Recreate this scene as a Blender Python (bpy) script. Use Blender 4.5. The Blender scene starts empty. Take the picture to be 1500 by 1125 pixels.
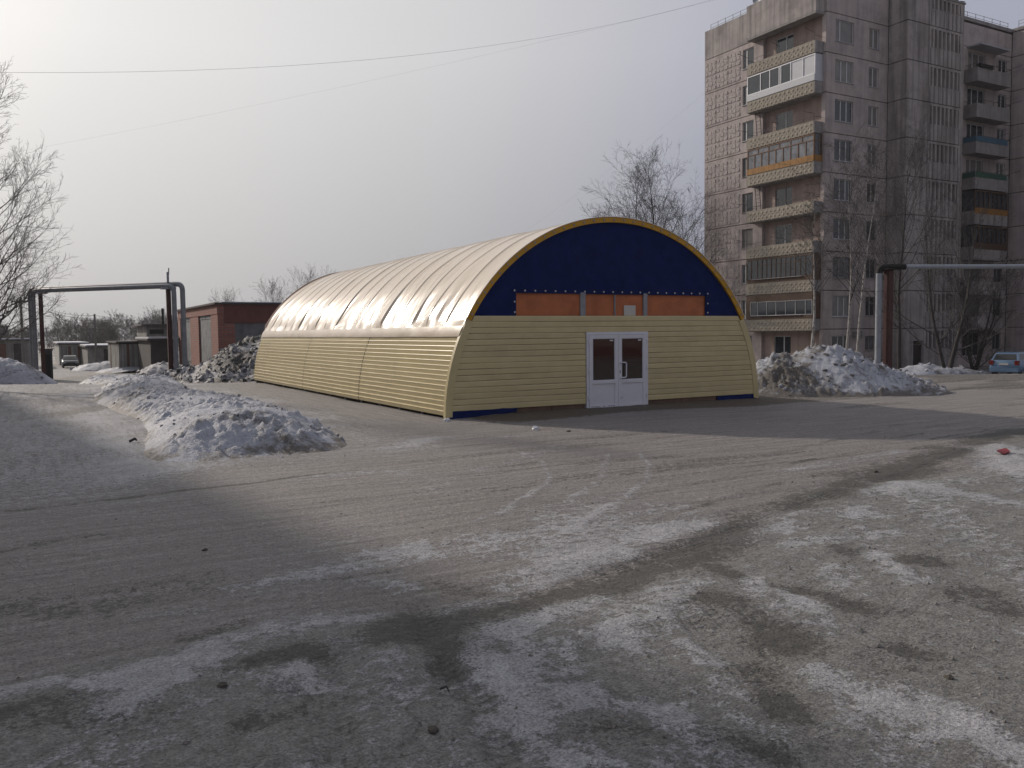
import bpy, math, random
import numpy as np
from mathutils import Vector, Matrix

# ------------------------------------------------------------------ camera, sky, sun, exposure
SC = bpy.context.scene
COL = SC.collection
R = math.radians
ALPHA, PITCH, ROLL, FPX, CAMH = R(29.25), R(3.45), R(0.6), 1250.0, 2.1
_f0 = Vector((math.sin(ALPHA), math.cos(ALPHA), 0))
_r0 = Vector((math.cos(ALPHA), -math.sin(ALPHA), 0))
_z = Vector((0, 0, 1))
CF = _f0 * math.cos(PITCH) - _z * math.sin(PITCH)
_u0 = _z * math.cos(PITCH) + _f0 * math.sin(PITCH)
CR = _r0 * math.cos(ROLL) - _u0 * math.sin(ROLL)
CU = _u0 * math.cos(ROLL) + _r0 * math.sin(ROLL)
CAMP = Vector((0, 0, CAMH))
cam = bpy.data.cameras.new('camera')
cam.sensor_width = 36
cam.lens = FPX / 1500 * 36
cam.clip_start = 0.1
cam.clip_end = 3000
camo = bpy.data.objects.new('camera', cam)
COL.objects.link(camo)
camo.matrix_world = Matrix(((CR.x, CU.x, -CF.x, 0), (CR.y, CU.y, -CF.y, 0), (CR.z, CU.z, -CF.z, CAMH), (0, 0, 0, 1)))
SC.camera = camo

SUN_EL, SUN_AZ = R(27.5), math.atan2(-0.36, 0.933)      # azimuth measured from +Y towards +X
SUND = Vector((math.sin(SUN_AZ) * math.cos(SUN_EL), math.cos(SUN_AZ) * math.cos(SUN_EL), math.sin(SUN_EL)))
W = bpy.data.worlds.new('World')
SC.world = W
W.use_nodes = True
nt = W.node_tree
nt.nodes.clear()
out = nt.nodes.new('ShaderNodeOutputWorld')
bg = nt.nodes.new('ShaderNodeBackground')
bg.inputs['Strength'].default_value = 0.1
sky = nt.nodes.new('ShaderNodeTexSky')
sky.sky_type = 'NISHITA'
sky.sun_disc = False
sky.sun_elevation = SUN_EL
sky.sun_rotation = SUN_AZ
sky.dust_density = 5.0
sky.air_density = 1.2
hs = nt.nodes.new('ShaderNodeHueSaturation')
hs.inputs['Saturation'].default_value = 0.35
hs.inputs['Value'].default_value = 0.8
nt.links.new(sky.outputs[0], hs.inputs['Color'])
# thin high overcast: an even veil that brightens towards the sun
tc = nt.nodes.new('ShaderNodeTexCoord')
nrm = nt.nodes.new('ShaderNodeVectorMath'); nrm.operation = 'NORMALIZE'
nt.links.new(tc.outputs['Generated'], nrm.inputs[0])
dt = nt.nodes.new('ShaderNodeVectorMath'); dt.operation = 'DOT_PRODUCT'
nt.links.new(nrm.outputs[0], dt.inputs[0])
dt.inputs[1].default_value = SUND
veil = nt.nodes.new('ShaderNodeValToRGB')
mrd = nt.nodes.new('ShaderNodeMapRange')
mrd.inputs['From Min'].default_value = -1.0
nt.links.new(dt.outputs['Value'], mrd.inputs['Value'])
nt.links.new(mrd.outputs[0], veil.inputs['Fac'])
els = veil.color_ramp.elements
els[0].position, els[0].color = 0.0, (0.36, 0.37, 0.43, 1)
els[1].position, els[1].color = 1.0, (1.0, 0.97, 0.93, 1)
for p_, c_ in ((0.72, (0.39, 0.405, 0.495)), (0.84, (0.63, 0.625, 0.645)), (0.95, (0.81, 0.80, 0.79))):
    e_ = els.new(p_)
    e_.color = (*c_, 1)
sepz = nt.nodes.new('ShaderNodeSeparateXYZ')
nt.links.new(nrm.outputs[0], sepz.inputs[0])
hz_ = nt.nodes.new('ShaderNodeMapRange')            # the murk thickens towards the horizon
hz_.inputs['From Min'].default_value = 0.0
hz_.inputs['From Max'].default_value = 0.30
hz_.inputs['To Min'].default_value = 6.6
hz_.inputs['To Max'].default_value = 10.0
nt.links.new(sepz.outputs['Z'], hz_.inputs['Value'])
vsc = nt.nodes.new('ShaderNodeVectorMath'); vsc.operation = 'SCALE'
nt.links.new(veil.outputs['Color'], vsc.inputs[0])
nt.links.new(hz_.outputs[0], vsc.inputs['Scale'])
mixs = nt.nodes.new('ShaderNodeMix'); mixs.data_type = 'RGBA'
mixs.inputs['Factor'].default_value = 0.9
nt.links.new(hs.outputs[0], mixs.inputs['A'])
nt.links.new(vsc.outputs[0], mixs.inputs['B'])
nt.links.new(mixs.outputs['Result'], bg.inputs['Color'])
nt.links.new(bg.outputs[0], out.inputs['Surface'])

sun = bpy.data.lights.new('sun', 'SUN')
sun.energy = 2.9
sun.angle = R(1.6)
sun.color = (1.0, 0.89, 0.78)
suno = bpy.data.objects.new('sun', sun)
COL.objects.link(suno)
suno.rotation_euler = (-SUND).to_track_quat('-Z', 'Y').to_euler()
SC.view_settings.view_transform = 'Standard'
SC.view_settings.look = 'None'
SC.view_settings.exposure = 0.0
SC.view_settings.gamma = 1.0
SC.view_settings.use_curve_mapping = False
SC.render.engine = 'CYCLES'
SC.cycles.use_denoising = True
SC.cycles.max_bounces = 6
SC.cycles.volume_bounces = 0
SC.cycles.transparent_max_bounces = 8

# ------------------------------------------------------------------ helpers
def ray(px, py):
    return CF + CR * ((px - 750) / FPX) - CU * ((py - 562.5) / FPX)
def gp(px, py, z=0.0):                      # pixel -> point on level z
    d = ray(px, py)
    t = (z - CAMH) / d.z
    return CAMP + d * t
def dp(px, py, depth):                      # pixel -> point at a depth in front of the camera
    return CAMP + ray(px, py) * depth
def sst(a, b, x):
    t = np.clip((x - a) / (b - a), 0, 1)
    return t * t * (3 - 2 * t)
def vnoise(x, y, seed=0):
    xi, yi = np.floor(x).astype(np.int64), np.floor(y).astype(np.int64)
    xf, yf = x - xi, y - yi
    def h(a, b):
        n = (a * 374761393 + b * 668265263 + seed * 974634777) & 0x7fffffff
        n = ((n ^ (n >> 13)) * 1274126177) & 0x7fffffff
        n = ((n ^ (n >> 16)) * 668265263) & 0x7fffffff
        return ((n ^ (n >> 15)) & 0xffff) / 65535.0
    u, v = xf * xf * (3 - 2 * xf), yf * yf * (3 - 2 * yf)
    return (h(xi, yi) * (1 - u) + h(xi + 1, yi) * u) * (1 - v) + (h(xi, yi + 1) * (1 - u) + h(xi + 1, yi + 1) * u) * v
def fbm(x, y, seed=0, o=4, g=0.5):
    s, a, t = 0, 1.0, 0
    for i in range(o):
        s = s + a * vnoise(x * 2 ** i, y * 2 ** i, seed + i * 17)
        t += a
        a *= g
    return s / t
def terrain(x, y):                          # the broad fall of the ground
    d = x * math.sin(ALPHA) + y * math.cos(ALPHA)
    return -1.1 * sst(36, 58, d) - 0.5 * sst(60, 120, d)
def tz(x, y):
    return float(terrain(np.array(float(x)), np.array(float(y))))
def gpt(px, py):                            # pixel -> point on the sloping terrain
    p = gp(px, py, 0)
    for _ in range(12):
        p = gp(px, py, tz(p.x, p.y))
    return p

MATS = {}
def M(name, col, rough=0.8, var=0.15, scale=2.0, bump=0.0, bscale=30.0, metal=0.0, spec=0.4,
      streak=0.0, dark=None, dscale=1.2, damt=0.0, coat=0.0):
    if name in MATS:
        return MATS[name]
    m = bpy.data.materials.new(name)
    m.use_nodes = True
    t = m.node_tree
    b = t.nodes['Principled BSDF']
    b.inputs['Roughness'].default_value = rough
    b.inputs['Metallic'].default_value = metal
    b.inputs['Specular IOR Level'].default_value = spec
    b.inputs['Coat Weight'].default_value = coat
    g = t.nodes.new('ShaderNodeNewGeometry')
    pos = g.outputs['Position']
    n1 = t.nodes.new('ShaderNodeTexNoise')
    n1.inputs['Scale'].default_value = scale
    n1.inputs['Detail'].default_value = 6
    n1.inputs['Roughness'].default_value = 0.65
    t.links.new(pos, n1.inputs['Vector'])
    mr = t.nodes.new('ShaderNodeMapRange')
    mr.inputs['From Min'].default_value = 0.3
    mr.inputs['From Max'].default_value = 0.7
    mr.inputs['To Min'].default_value = 1 - var
    mr.inputs['To Max'].default_value = 1 + var
    t.links.new(n1.outputs['Fac'], mr.inputs['Value'])
    vm = t.nodes.new('ShaderNodeVectorMath'); vm.operation = 'SCALE'
    vm.inputs[0].default_value = col
    t.links.new(mr.outputs[0], vm.inputs['Scale'])
    cur = vm.outputs[0]
    if streak:
        mp = t.nodes.new('ShaderNodeMapping')
        mp.inputs['Scale'].default_value = (2.6, 2.6, 0.16)
        t.links.new(pos, mp.inputs['Vector'])
        n2 = t.nodes.new('ShaderNodeTexNoise')
        n2.inputs['Scale'].default_value = 1.0
        n2.inputs['Detail'].default_value = 5
        t.links.new(mp.outputs[0], n2.inputs['Vector'])
        m2 = t.nodes.new('ShaderNodeMapRange')
        m2.inputs['From Min'].default_value = 0.45
        m2.inputs['From Max'].default_value = 0.72
        m2.inputs['To Min'].default_value = 1.0
        m2.inputs['To Max'].default_value = 1 - streak
        t.links.new(n2.outputs['Fac'], m2.inputs['Value'])
        v2 = t.nodes.new('ShaderNodeVectorMath'); v2.operation = 'SCALE'
        t.links.new(cur, v2.inputs[0])
        t.links.new(m2.outputs[0], v2.inputs['Scale'])
        cur = v2.outputs[0]
    if dark:
        n3 = t.nodes.new('ShaderNodeTexNoise')
        n3.inputs['Scale'].default_value = dscale
        n3.inputs['Detail'].default_value = 8
        n3.inputs['Roughness'].default_value = 0.7
        t.links.new(pos, n3.inputs['Vector'])
        m3 = t.nodes.new('ShaderNodeMapRange')
        m3.inputs['From Min'].default_value = 0.5
        m3.inputs['From Max'].default_value = 0.62
        m3.inputs['To Max'].default_value = damt
        t.links.new(n3.outputs['Fac'], m3.inputs['Value'])
        mx = t.nodes.new('ShaderNodeMix'); mx.data_type = 'RGBA'
        t.links.new(m3.outputs[0], mx.inputs['Factor'])
        t.links.new(cur, mx.inputs['A'])
        mx.inputs['B'].default_value = (*dark, 1)
        cur = mx.outputs['Result']
    t.links.new(cur, b.inputs['Base Color'])
    if bump:
        nb = t.nodes.new('ShaderNodeTexNoise')
        nb.inputs['Scale'].default_value = bscale
        nb.inputs['Detail'].default_value = 4
        t.links.new(pos, nb.inputs['Vector'])
        bp = t.nodes.new('ShaderNodeBump')
        bp.inputs['Strength'].default_value = 1.0
        bp.inputs['Distance'].default_value = bump
        t.links.new(nb.outputs['Fac'], bp.inputs['Height'])
        t.links.new(bp.outputs[0], b.inputs['Normal'])
    MATS[name] = m
    return m

class MB:
    def __init__(s):
        s.v, s.f = [], []
    def quad(s, a, b, c, d):
        n = len(s.v)
        s.v += [tuple(a), tuple(b), tuple(c), tuple(d)]
        s.f.append((n, n + 1, n + 2, n + 3))
        return s
    def poly(s, pts):
        n = len(s.v)
        s.v += [tuple(p) for p in pts]
        s.f.append(tuple(range(n, n + len(pts))))
        return s
    def box(s, x0, y0, z0, x1, y1, z1):
        n = len(s.v)
        s.v += [(x, y, z) for z in (z0, z1) for y in (y0, y1) for x in (x0, x1)]
        s.f += [tuple(n + i for i in q) for q in ((0, 2, 3, 1), (4, 5, 7, 6), (0, 1, 5, 4), (2, 6, 7, 3), (0, 4, 6, 2), (1, 3, 7, 5))]
        return s
    def tube(s, pts, r, k=8, cap=True):
        pts = [Vector(p) for p in pts]
        rs = r if isinstance(r, (list, tuple)) else [r] * len(pts)
        n0 = len(s.v)
        prev = None
        for i, p in enumerate(pts):
            d = (pts[min(i + 1, len(pts) - 1)] - pts[max(i - 1, 0)]).normalized()
            if prev is None:
                a = d.orthogonal().normalized()
            else:
                a = (prev - d * prev.dot(d)).normalized()
            prev = a
            b = d.cross(a)
            for j in range(k):
                an = 2 * math.pi * j / k
                s.v.append(tuple(p + (a * math.cos(an) + b * math.sin(an)) * rs[i]))
        for i in range(len(pts) - 1):
            for j in range(k):
                s.f.append((n0 + i * k + j, n0 + i * k + (j + 1) % k, n0 + (i + 1) * k + (j + 1) % k, n0 + (i + 1) * k + j))
        if cap:
            s.f.append(tuple(n0 + j for j in range(k))[::-1])
            s.f.append(tuple(n0 + (len(pts) - 1) * k + j for j in range(k)))
        return s
    def mesh(s, name, mat, smooth=False):
        me = bpy.data.meshes.new(name)
        me.from_pydata(s.v, [], s.f)
        if mat:
            me.materials.append(mat)
        if smooth:
            me.polygons.foreach_set('use_smooth', [True] * len(me.polygons))
            me.set_sharp_from_angle(angle=R(40))
        me.update()
        return me
    def build(s, name, mat, parent=None, loc=(0, 0, 0), smooth=False):
        return obj(name, s.mesh(name, mat, smooth), parent, loc)

def obj(name, me, parent=None, loc=(0, 0, 0), rz=0.0):
    o = bpy.data.objects.new(name, me)
    COL.objects.link(o)
    o.location = loc
    o.rotation_euler = (0, 0, rz)
    if parent:
        o.parent = parent
    return o
def thing(name, label, cat, loc=(0, 0, 0), rz=0.0, group=None):
    return tag(obj(name, None, None, loc, rz), label, cat, group)
def tag(o, label=None, cat=None, group=None, kind=None):
    for k, v in (('label', label), ('category', cat), ('group', group), ('kind', kind)):
        if v:
            o[k] = v
    return o
def grid_mesh(name, X, Y, Z, mat, smooth=True, attrs=None):
    ny, nx = X.shape
    me = bpy.data.meshes.new(name)
    idx = np.arange(nx * ny).reshape(ny, nx)
    q = np.stack([idx[:-1, :-1], idx[:-1, 1:], idx[1:, 1:], idx[1:, :-1]], -1).reshape(-1, 4)
    me.vertices.add(nx * ny)
    me.vertices.foreach_set('co', np.stack([X, Y, Z], -1).astype(np.float32).ravel())
    me.loops.add(q.size)
    me.loops.foreach_set('vertex_index', q.astype(np.int32).ravel())
    me.polygons.add(len(q))
    me.polygons.foreach_set('loop_start', (np.arange(len(q)) * 4).astype(np.int32))
    me.polygons.foreach_set('use_smooth', np.full(len(q), smooth))
    me.materials.append(mat)
    for k, a in (attrs or {}).items():
        at = me.attributes.new(k, 'FLOAT', 'POINT')
        at.data.foreach_set('value', a.astype(np.float32).ravel())
    me.update(calc_edges=True)
    me.validate()
    return me

# ------------------------------------------------------------------ ground
HX, HY, HW, HL, HH = 8.63, 18.66, 10.2, 20.5, 5.05          # hangar corner, width, length, height
def ground_material():
    m = bpy.data.materials.new('trampled_ground')
    m.use_nodes = True
    t = m.node_tree
    b = t.nodes['Principled BSDF']
    b.inputs['Specular IOR Level'].default_value = 0.25
    g = t.nodes.new('ShaderNodeNewGeometry')
    def noise(scale, det=5, ro=0.6, stretch=None):
        n = t.nodes.new('ShaderNodeTexNoise')
        n.inputs['Scale'].default_value = scale
        n.inputs['Detail'].default_value = det
        n.inputs['Roughness'].default_value = ro
        if stretch:
            mp = t.nodes.new('ShaderNodeMapping')
            mp.inputs['Scale'].default_value = stretch
            t.links.new(g.outputs['Position'], mp.inputs['Vector'])
            t.links.new(mp.outputs[0], n.inputs['Vector'])
        else:
            t.links.new(g.outputs['Position'], n.inputs['Vector'])
        return n.outputs['Fac']
    def attr(n):
        a = t.nodes.new('ShaderNodeAttribute')
        a.attribute_name = n
        return a.outputs['Fac']
    def math_(op, a, bb=0.0, c=None):
        n = t.nodes.new('ShaderNodeMath'); n.operation = op
        for i, v in enumerate((a, bb, c)):
            if v is None:
                continue
            if isinstance(v, (int, float)):
                n.inputs[i].default_value = v
            else:
                t.links.new(v, n.inputs[i])
        return n.outputs[0]
    def mapr(v, a, bb, c=0.0, d=1.0):
        n = t.nodes.new('ShaderNodeMapRange')
        for i, k in enumerate((a, bb, c, d)):
            n.inputs[i + 1].default_value = k
        t.links.new(v, n.inputs[0])
        return n.outputs[0]
    def mix(f, a, bb):
        n = t.nodes.new('ShaderNodeMix'); n.data_type = 'RGBA'
        if isinstance(f, float):
            n.inputs['Factor'].default_value = f
        else:
            t.links.new(f, n.inputs['Factor'])
        for k, v in (('A', a), ('B', bb)):
            if isinstance(v, tuple):
                n.inputs[k].default_value = (*v, 1)
            else:
                t.links.new(v, n.inputs[k])
        return n.outputs['Result']
    fine, mid, grain = noise(9, 8, 0.7), noise(1.7, 6, 0.65), noise(55, 4, 0.7)
    speck = noise(26, 2, 0.5)
    sx, sy = noise(1, 5, 0.65, (0.5, 7, 1)), noise(1, 5, 0.65, (7, 0.5, 1))
    along = attr('along')                        # 1 where traffic runs along X, 0 along Y
    st = math_('ADD', math_('MULTIPLY', sx, along), math_('MULTIPLY', sy, math_('SUBTRACT', 1.0, along)))
    road = mix(mapr(st, 0.33, 0.68), (0.19, 0.177, 0.168), (0.325, 0.304, 0.292))
    road = mix(mapr(mid, 0.35, 0.7, 0, 0.5), road, (0.25, 0.23, 0.218))
    road = mix(mapr(attr('verge'), 0.2, 0.8, 0, 0.85), road, mix(mapr(fine, 0.35, 0.65), (0.175, 0.173, 0.16), (0.30, 0.298, 0.287)))
    sn = math_('ADD', attr('snow'), math_('MULTIPLY', math_('SUBTRACT', fine, 0.5), 2.3))
    sn = math_('ADD', sn, math_('MULTIPLY', math_('SUBTRACT', noise(38, 5, 0.75), 0.5), 1.9))
    sn = math_('ADD', sn, math_('MULTIPLY', math_('SUBTRACT', st, 0.5), 0.75))
    sn = mapr(sn, 0.40, 0.60, 0, 0.9)
    snowc = mix(mapr(mid, 0.35, 0.65), (0.36, 0.36, 0.37), (0.48, 0.48, 0.50))
    c = mix(sn, road, snowc)
    mu = math_('ADD', attr('mud'), math_('MULTIPLY', math_('SUBTRACT', fine, 0.5), 2.0))
    mu = math_('ADD', mu, math_('MULTIPLY', math_('SUBTRACT', noise(30, 5, 0.75), 0.5), 1.9))
    mu = mapr(mu, 0.42, 0.68, 0, 0.82)
    c = mix(mu, c, (0.075, 0.073, 0.064))
    so = math_('ADD', attr('soil'), math_('MULTIPLY', math_('SUBTRACT', fine, 0.5), 0.7))
    c = mix(mapr(so, 0.4, 0.6), c, (0.115, 0.098, 0.078))
    c = mix(mapr(speck, 0.66, 0.70, 0, 0.6), c, (0.06, 0.056, 0.05))
    c = mix(mapr(noise(75, 3, 0.6), 0.62, 0.70, 0, 0.5), c, (0.07, 0.065, 0.06))
    # tyre prints: lugs across each track
    td, ts = attr('track_d'), attr('track_s')
    inside = mapr(math_('ABSOLUTE', td), 0.85, 1.05, 1.0, 0.0)
    lug = math_('SINE', math_('ADD', math_('MULTIPLY', ts, 2 * math.pi / 0.085), math_('MULTIPLY', math_('ABSOLUTE', td), 5.0)))
    rib = math_('COSINE', math_('MULTIPLY', td, 10.0))
    tread = math_('MULTIPLY', math_('ADD', mapr(lug, -0.3, 0.3, 0, 1), mapr(rib, 0.2, 0.7, 0, 0.8)), inside)
    tread = math_('MULTIPLY', tread, mapr(mid, 0.42, 0.58))
    c = mix(math_('MULTIPLY', tread, 0.26), c, (0.065, 0.06, 0.053))
    vm = t.nodes.new('ShaderNodeVectorMath'); vm.operation = 'SCALE'
    t.links.new(c, vm.inputs[0])
    t.links.new(math_('MULTIPLY', mapr(grain, 0.38, 0.62, 0.66, 1.34), mapr(noise(14, 6, 0.75), 0.36, 0.64, 0.8, 1.2)), vm.inputs['Scale'])
    t.links.new(vm.outputs[0], b.inputs['Base Color'])
    ro = mapr(attr('wet'), 0, 1, 0.62, 0.22)
    t.links.new(ro, b.inputs['Roughness'])
    h = math_('ADD', math_('MULTIPLY', fine, 0.085), math_('MULTIPLY', grain, 0.035))
    h = math_('ADD', h, math_('MULTIPLY', sn, 0.010))
    h = math_('ADD', h, math_('MULTIPLY', st, 0.030))
    h = math_('SUBTRACT', h, math_('MULTIPLY', tread, 0.02))
    bp = t.nodes.new('ShaderNodeBump')
    bp.inputs['Distance'].default_value = 1.0
    bp.inputs['Strength'].default_value = 0.9
    t.links.new(h, bp.inputs['Height'])
    t.links.new(bp.outputs[0], b.inputs['Normal'])
    return m

def axis(lo, hi, step, far, grow=1.05):
    a = list(np.arange(lo, hi, step))
    s, v = step, a[-1]
    while v < far:
        s *= grow
        v += s
        a.append(v)
    s, v, pre = step, lo, []
    while v > -far:
        s *= grow
        v -= s
        pre.append(v)
    return np.array(pre[::-1] + a)

def pit(x, y):                                       # the small raised bed of soil along the hangar front
    return sst(HX - 0.3, HX + 1.4, x) * sst(HX + HW + 1.6, HX + HW, x) * sst(HY - 2.0 - 0.4 * np.sin(x * 0.8), HY - 0.7, y)
def ground_height(x, y):
    dist = np.sqrt(x * x + y * y)
    near = sst(90, 25, dist)
    verge = sst(0.4, -0.6, y - verge_edge(x)) * sst(60, 20, dist)
    z = terrain(x, y)
    z = z + near * 0.07 * (fbm(x * 0.35, y * 0.35, 3, 3) - 0.5)
    z = z + near * 0.035 * (fbm(x * 0.25, y * 3.2, 8, 4) - 0.5) * cross_road(x, y)
    z = z + near * 0.03 * (fbm(x * 3.2, y * 0.25, 9, 4) - 0.5) * (1 - cross_road(x, y))
    z = z + verge * (0.075 * (fbm(x * 1.9, y * 1.9, 5, 5, 0.6) - 0.5) + 0.03)
    z = z + 0.07 * pit(x, y) + 0.02 * pit(x, y) * fbm(x * 5, y * 5, 6, 3)
    return z
def verge_edge(x):
    return 5.6 + 0.27 * np.clip(x - 3.0, 0, 60) + 0.5 * np.sin(x * 0.9) + 0.8 * (fbm(x * 0.7, x * 0 + 3.3, 21, 3) - 0.5)
def cross_road(x, y):
    lim = 14.0 + (HY - 14.5) * sst(2, 8, x) + 30 * sst(19, 24, x)
    return sst(lim + 1.6, lim - 1.6, y) * sst(2.5, 5.5, y)
# smears of mud and frost where they lie in the yard: (kind, width in metres, strength, points)
SMEARS = [
    ('m', .42, .75, ((600, 925), (740, 888), (880, 855), (1000, 815), (1130, 760), (1270, 700), (1400, 660), (1500, 630))),
    ('m', .16, .8, ((1120, 862), (1190, 872), (1265, 895))), ('m', .26, .8, ((1060, 885), (1100, 905), (1140, 940))), ('m', .14, .7, ((1090, 985), (1120, 1010), (1150, 1050))),
    ('m', .2, .6, ((1225, 800), (1265, 820))), ('m', .15, .7, ((1045, 825), (1095, 850))), ('m', .2, .6, ((1295, 825), (1375, 828))), ('m', .1, .6, ((1330, 955), (1355, 962))),
    ('m', .16, .6, ((1060, 1085), (1140, 1112))), ('m', .25, .45, ((1400, 870), (1490, 900))), ('m', .2, .5, ((820, 1090), (900, 1060), (960, 1080))),
    ('m', .15, .6, ((280, 940), (350, 920))), ('m', .15, .65, ((350, 980), (450, 960))), ('m', .2, .8, ((595, 905), (650, 950), (670, 985))), ('m', .14, .6, ((465, 960), (510, 990))),
    ('m', .22, .65, ((640, 855), (740, 882))), ('m', .09, .8, ((-60, 752), (120, 735), (300, 715), (420, 700), (520, 688))), ('m', .10, .5, ((-40, 812), (165, 778))),
    ('m', .07, .7, ((490, 850), (575, 834))), ('m', .6, .42, ((-40, 900), (160, 880), (300, 860))), ('m', .35, .5, ((-20, 1060), (90, 1040), (200, 1060))), ('m', .2, .5, ((380, 1060), (450, 1040))),
    ('s', .13, .8, ((-20, 1022), (95, 995))), ('s', .16, .75, ((145, 1000), (220, 985), (310, 968))), ('s', .14, .7, ((170, 1042), (240, 1010))), ('s', .22, .55, ((345, 865), (430, 848), (525, 825))),
    ('s', .24, .7, ((320, 945), (430, 920), (550, 908))), ('s', .1, .6, ((450, 990), (480, 1010))), ('s', .16, .7, ((525, 850), (600, 862))), ('s', .55, .6, ((590, 815), (680, 800), (760, 795))),
    ('s', .18, .85, ((650, 905), (700, 890), (745, 878))), ('s', .18, .7, ((690, 955), (745, 1010))), ('s', .12, .6, ((550, 970), (590, 960))), ('s', .35, .75, ((745, 862), (820, 832), (900, 808))),
    ('s', .3, .65, ((955, 782), (1035, 762))), ('s', .2, .8, ((745, 932), (800, 905), (870, 884))), ('s', .35, .7, ((1065, 790), (1165, 752), (1240, 752))), ('s', .35, .65, ((1270, 722), (1350, 708))),
    ('s', .45, .9, ((1425, 655), (1470, 680), (1510, 700))), ('s', .3, .6, ((1380, 720), (1490, 740))), ('s', .12, .75, ((1095, 850), (1175, 888))), ('s', .1, .7, ((1000, 945), (1045, 975))),
    ('s', .16, .8, ((1210, 995), (1285, 1032))), ('s', .2, .75, ((1310, 1025), (1400, 1065), (1500, 1115))), ('s', .16, .75, ((850, 1025), (980, 1058))), ('s', .16, .7, ((745, 985), (815, 1125))),
    ('s', .15, .6, ((1285, 818), (1345, 858))), ('s', .3, .5, ((900, 940), (960, 900), (1000, 860))), ('s', .2, .55, ((1160, 800), (1300, 780))), ('s', .25, .4, ((620, 720), (700, 690), (820, 655))),
    ('s', .07, .55, ((768, 662), (800, 680), (806, 700), (785, 722), (740, 748), (690, 770))), ('s', .06, .5, ((935, 662), (950, 682), (944, 704), (910, 730), (860, 760), (800, 790))), ('s', .06, .45, ((880, 655), (890, 680), (880, 702), (840, 735))),
    ('m', .08, .4, ((1500, 640), (1330, 668), (1130, 712), (960, 760))), ('m', .07, .4, ((1500, 622), (1300, 652), (1100, 690), (900, 735))),
    ('s', .3, .35, ((560, 660), (640, 640), (760, 640))), ('s', .4, .4, ((450, 700), (560, 690), (640, 700))), ('s', .25, .45, ((1150, 690), (1320, 660))), ('s', .12, .5, ((200, 905), (300, 895))),
]
TRACKS = [((985, 890), (1110, 1010)), ((1010, 880), (1160, 1010)), ((478, 960), (505, 1125)), ((610, 880), (665, 1030)),
          ((690, 1010), (745, 1125)), ((1240, 945), (1330, 895)), ((850, 850), (1000, 800)), ((420, 1010), (330, 1125)),
          ((1330, 620), (1130, 665)), ((1480, 640), (1000, 800))]
def make_ground():
    gx = axis(-7.0, 22.0, 0.07, 560)
    gy = axis(2.2, 20.0, 0.07, 560)
    X, Y = np.meshgrid(gx, gy)
    Z = ground_height(X, Y)
    dist = np.sqrt(X * X + Y * Y)
    ve = verge_edge(X)
    verge = sst(0.5, -0.5, Y - ve)
    cr = np.clip(cross_road(X, Y), 0, 1)
    big = fbm(X * 0.23, Y * 0.23, 31, 4)
    med = fbm(X * 0.8, Y * 1.1, 33, 5, 0.6)
    diag = fbm((X + Y) * 0.75, (X - Y) * 1.9, 35, 6, 0.65)
    snow = 0.06 + 0.18 * (big - 0.5)
    # verge: torn snow over mud
    snow = snow + verge * (0.34 * sst(0.44, 0.60, diag) + 0.12 + 0.4 * (med - 0.5))
    mud = verge * (0.22 * sst(0.50, 0.36, diag) + 0.7 * (fbm(X * 0.5, Y * 0.9, 41, 4) - 0.52))
    # frost strip beside the turn
    fr = np.exp(-((X - 5.0) / 3.2) ** 2 - ((Y - 7.6) / 1.3) ** 2) * sst(0.35, 0.65, med)
    snow = snow + 0.55 * fr
    # packed snow of the lane on the left and round the banks
    lane = sst(3.2, 1.0, X + 0.06 * (Y - 12)) * sst(9.5, 14.5, Y + 0.25 * X)
    snow = snow + lane * (0.50 + 0.3 * (med - 0.5))
    apron = sst(0.4, 1.6, X) * sst(7.6, 6.2, X) * sst(13.2, 14.6, Y) * sst(62, 56, Y)
    snow = snow + apron * (0.34 + 0.5 * (med - 0.5))
    lane2 = sst(15, 24, Y) * sst(9, 5, X) * (1 - lane)
    snow = snow + lane2 * (0.20 + 0.5 * (med - 0.5))
    snow = snow + sst(60, 85, dist) * sst(8, -4, X) * 0.2
    snow = snow + sst(45, 56, dist) * sst(30, 40, X) * 0.16 * (big > 0.45)
    # dark wet ruts
    mud = mud + 0.55 * sst(0.62, 0.75, fbm(X * 0.3, Y * 2.6, 51, 4)) * cr * sst(8, 10, Y)
    far_mud = sst(24, 30, X + 0.3 * (Y - 18)) * sst(13, 17, Y + 0.15 * (X - 24))
    mud = mud + 0.62 * far_mud * sst(0.30, 0.55, fbm(X * 0.35, Y * 1.1, 57, 4))
    mud = mud + 0.45 * np.exp(-((Y - ve - 0.5) / 0.5) ** 2) * sst(4, 7, X) * sst(0.3, 0.6, med)
    # bare patches of asphalt in the lane
    bare = np.zeros_like(X)
    for (ax, ay, bx, by) in ((0, 556, 28, 566), (27, 552, 80, 568), (70, 554, 112, 562), (128, 588, 160, 604), (120, 596, 140, 606)):
        a, c = gpt((ax + bx) / 2, (ay + by) / 2), gpt(ax, (ay + by) / 2)
        d1, d2 = gpt((ax + bx) / 2, ay), gpt((ax + bx) / 2, by)
        hw, hd = (a - c).length, (d1 - d2).length / 2
        lx = (X - a.x) * math.cos(ALPHA) - (Y - a.y) * math.sin(ALPHA)
        ly = (X - a.x) * math.sin(ALPHA) + (Y - a.y) * math.cos(ALPHA)
        bare = np.maximum(bare, sst(1.25, 0.8, np.abs(lx) / hw + 0.3 * (med - 0.5)) * sst(1.3, 0.8, np.abs(ly) / hd + 0.4 * (med - 0.5)))
    snow = snow - 1.2 * bare
    mud = mud + 0.55 * bare
    soil = pit(X, Y) * 1.1 + 0.5 * sst(HX + HW + 0.2, HX + HW + 1, X) * sst(HX + HW + 5.5, HX + HW + 3.5, X) * sst(HY - 2.2, HY - 1.2, Y) * sst(HY + 3, HY, Y)
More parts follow.
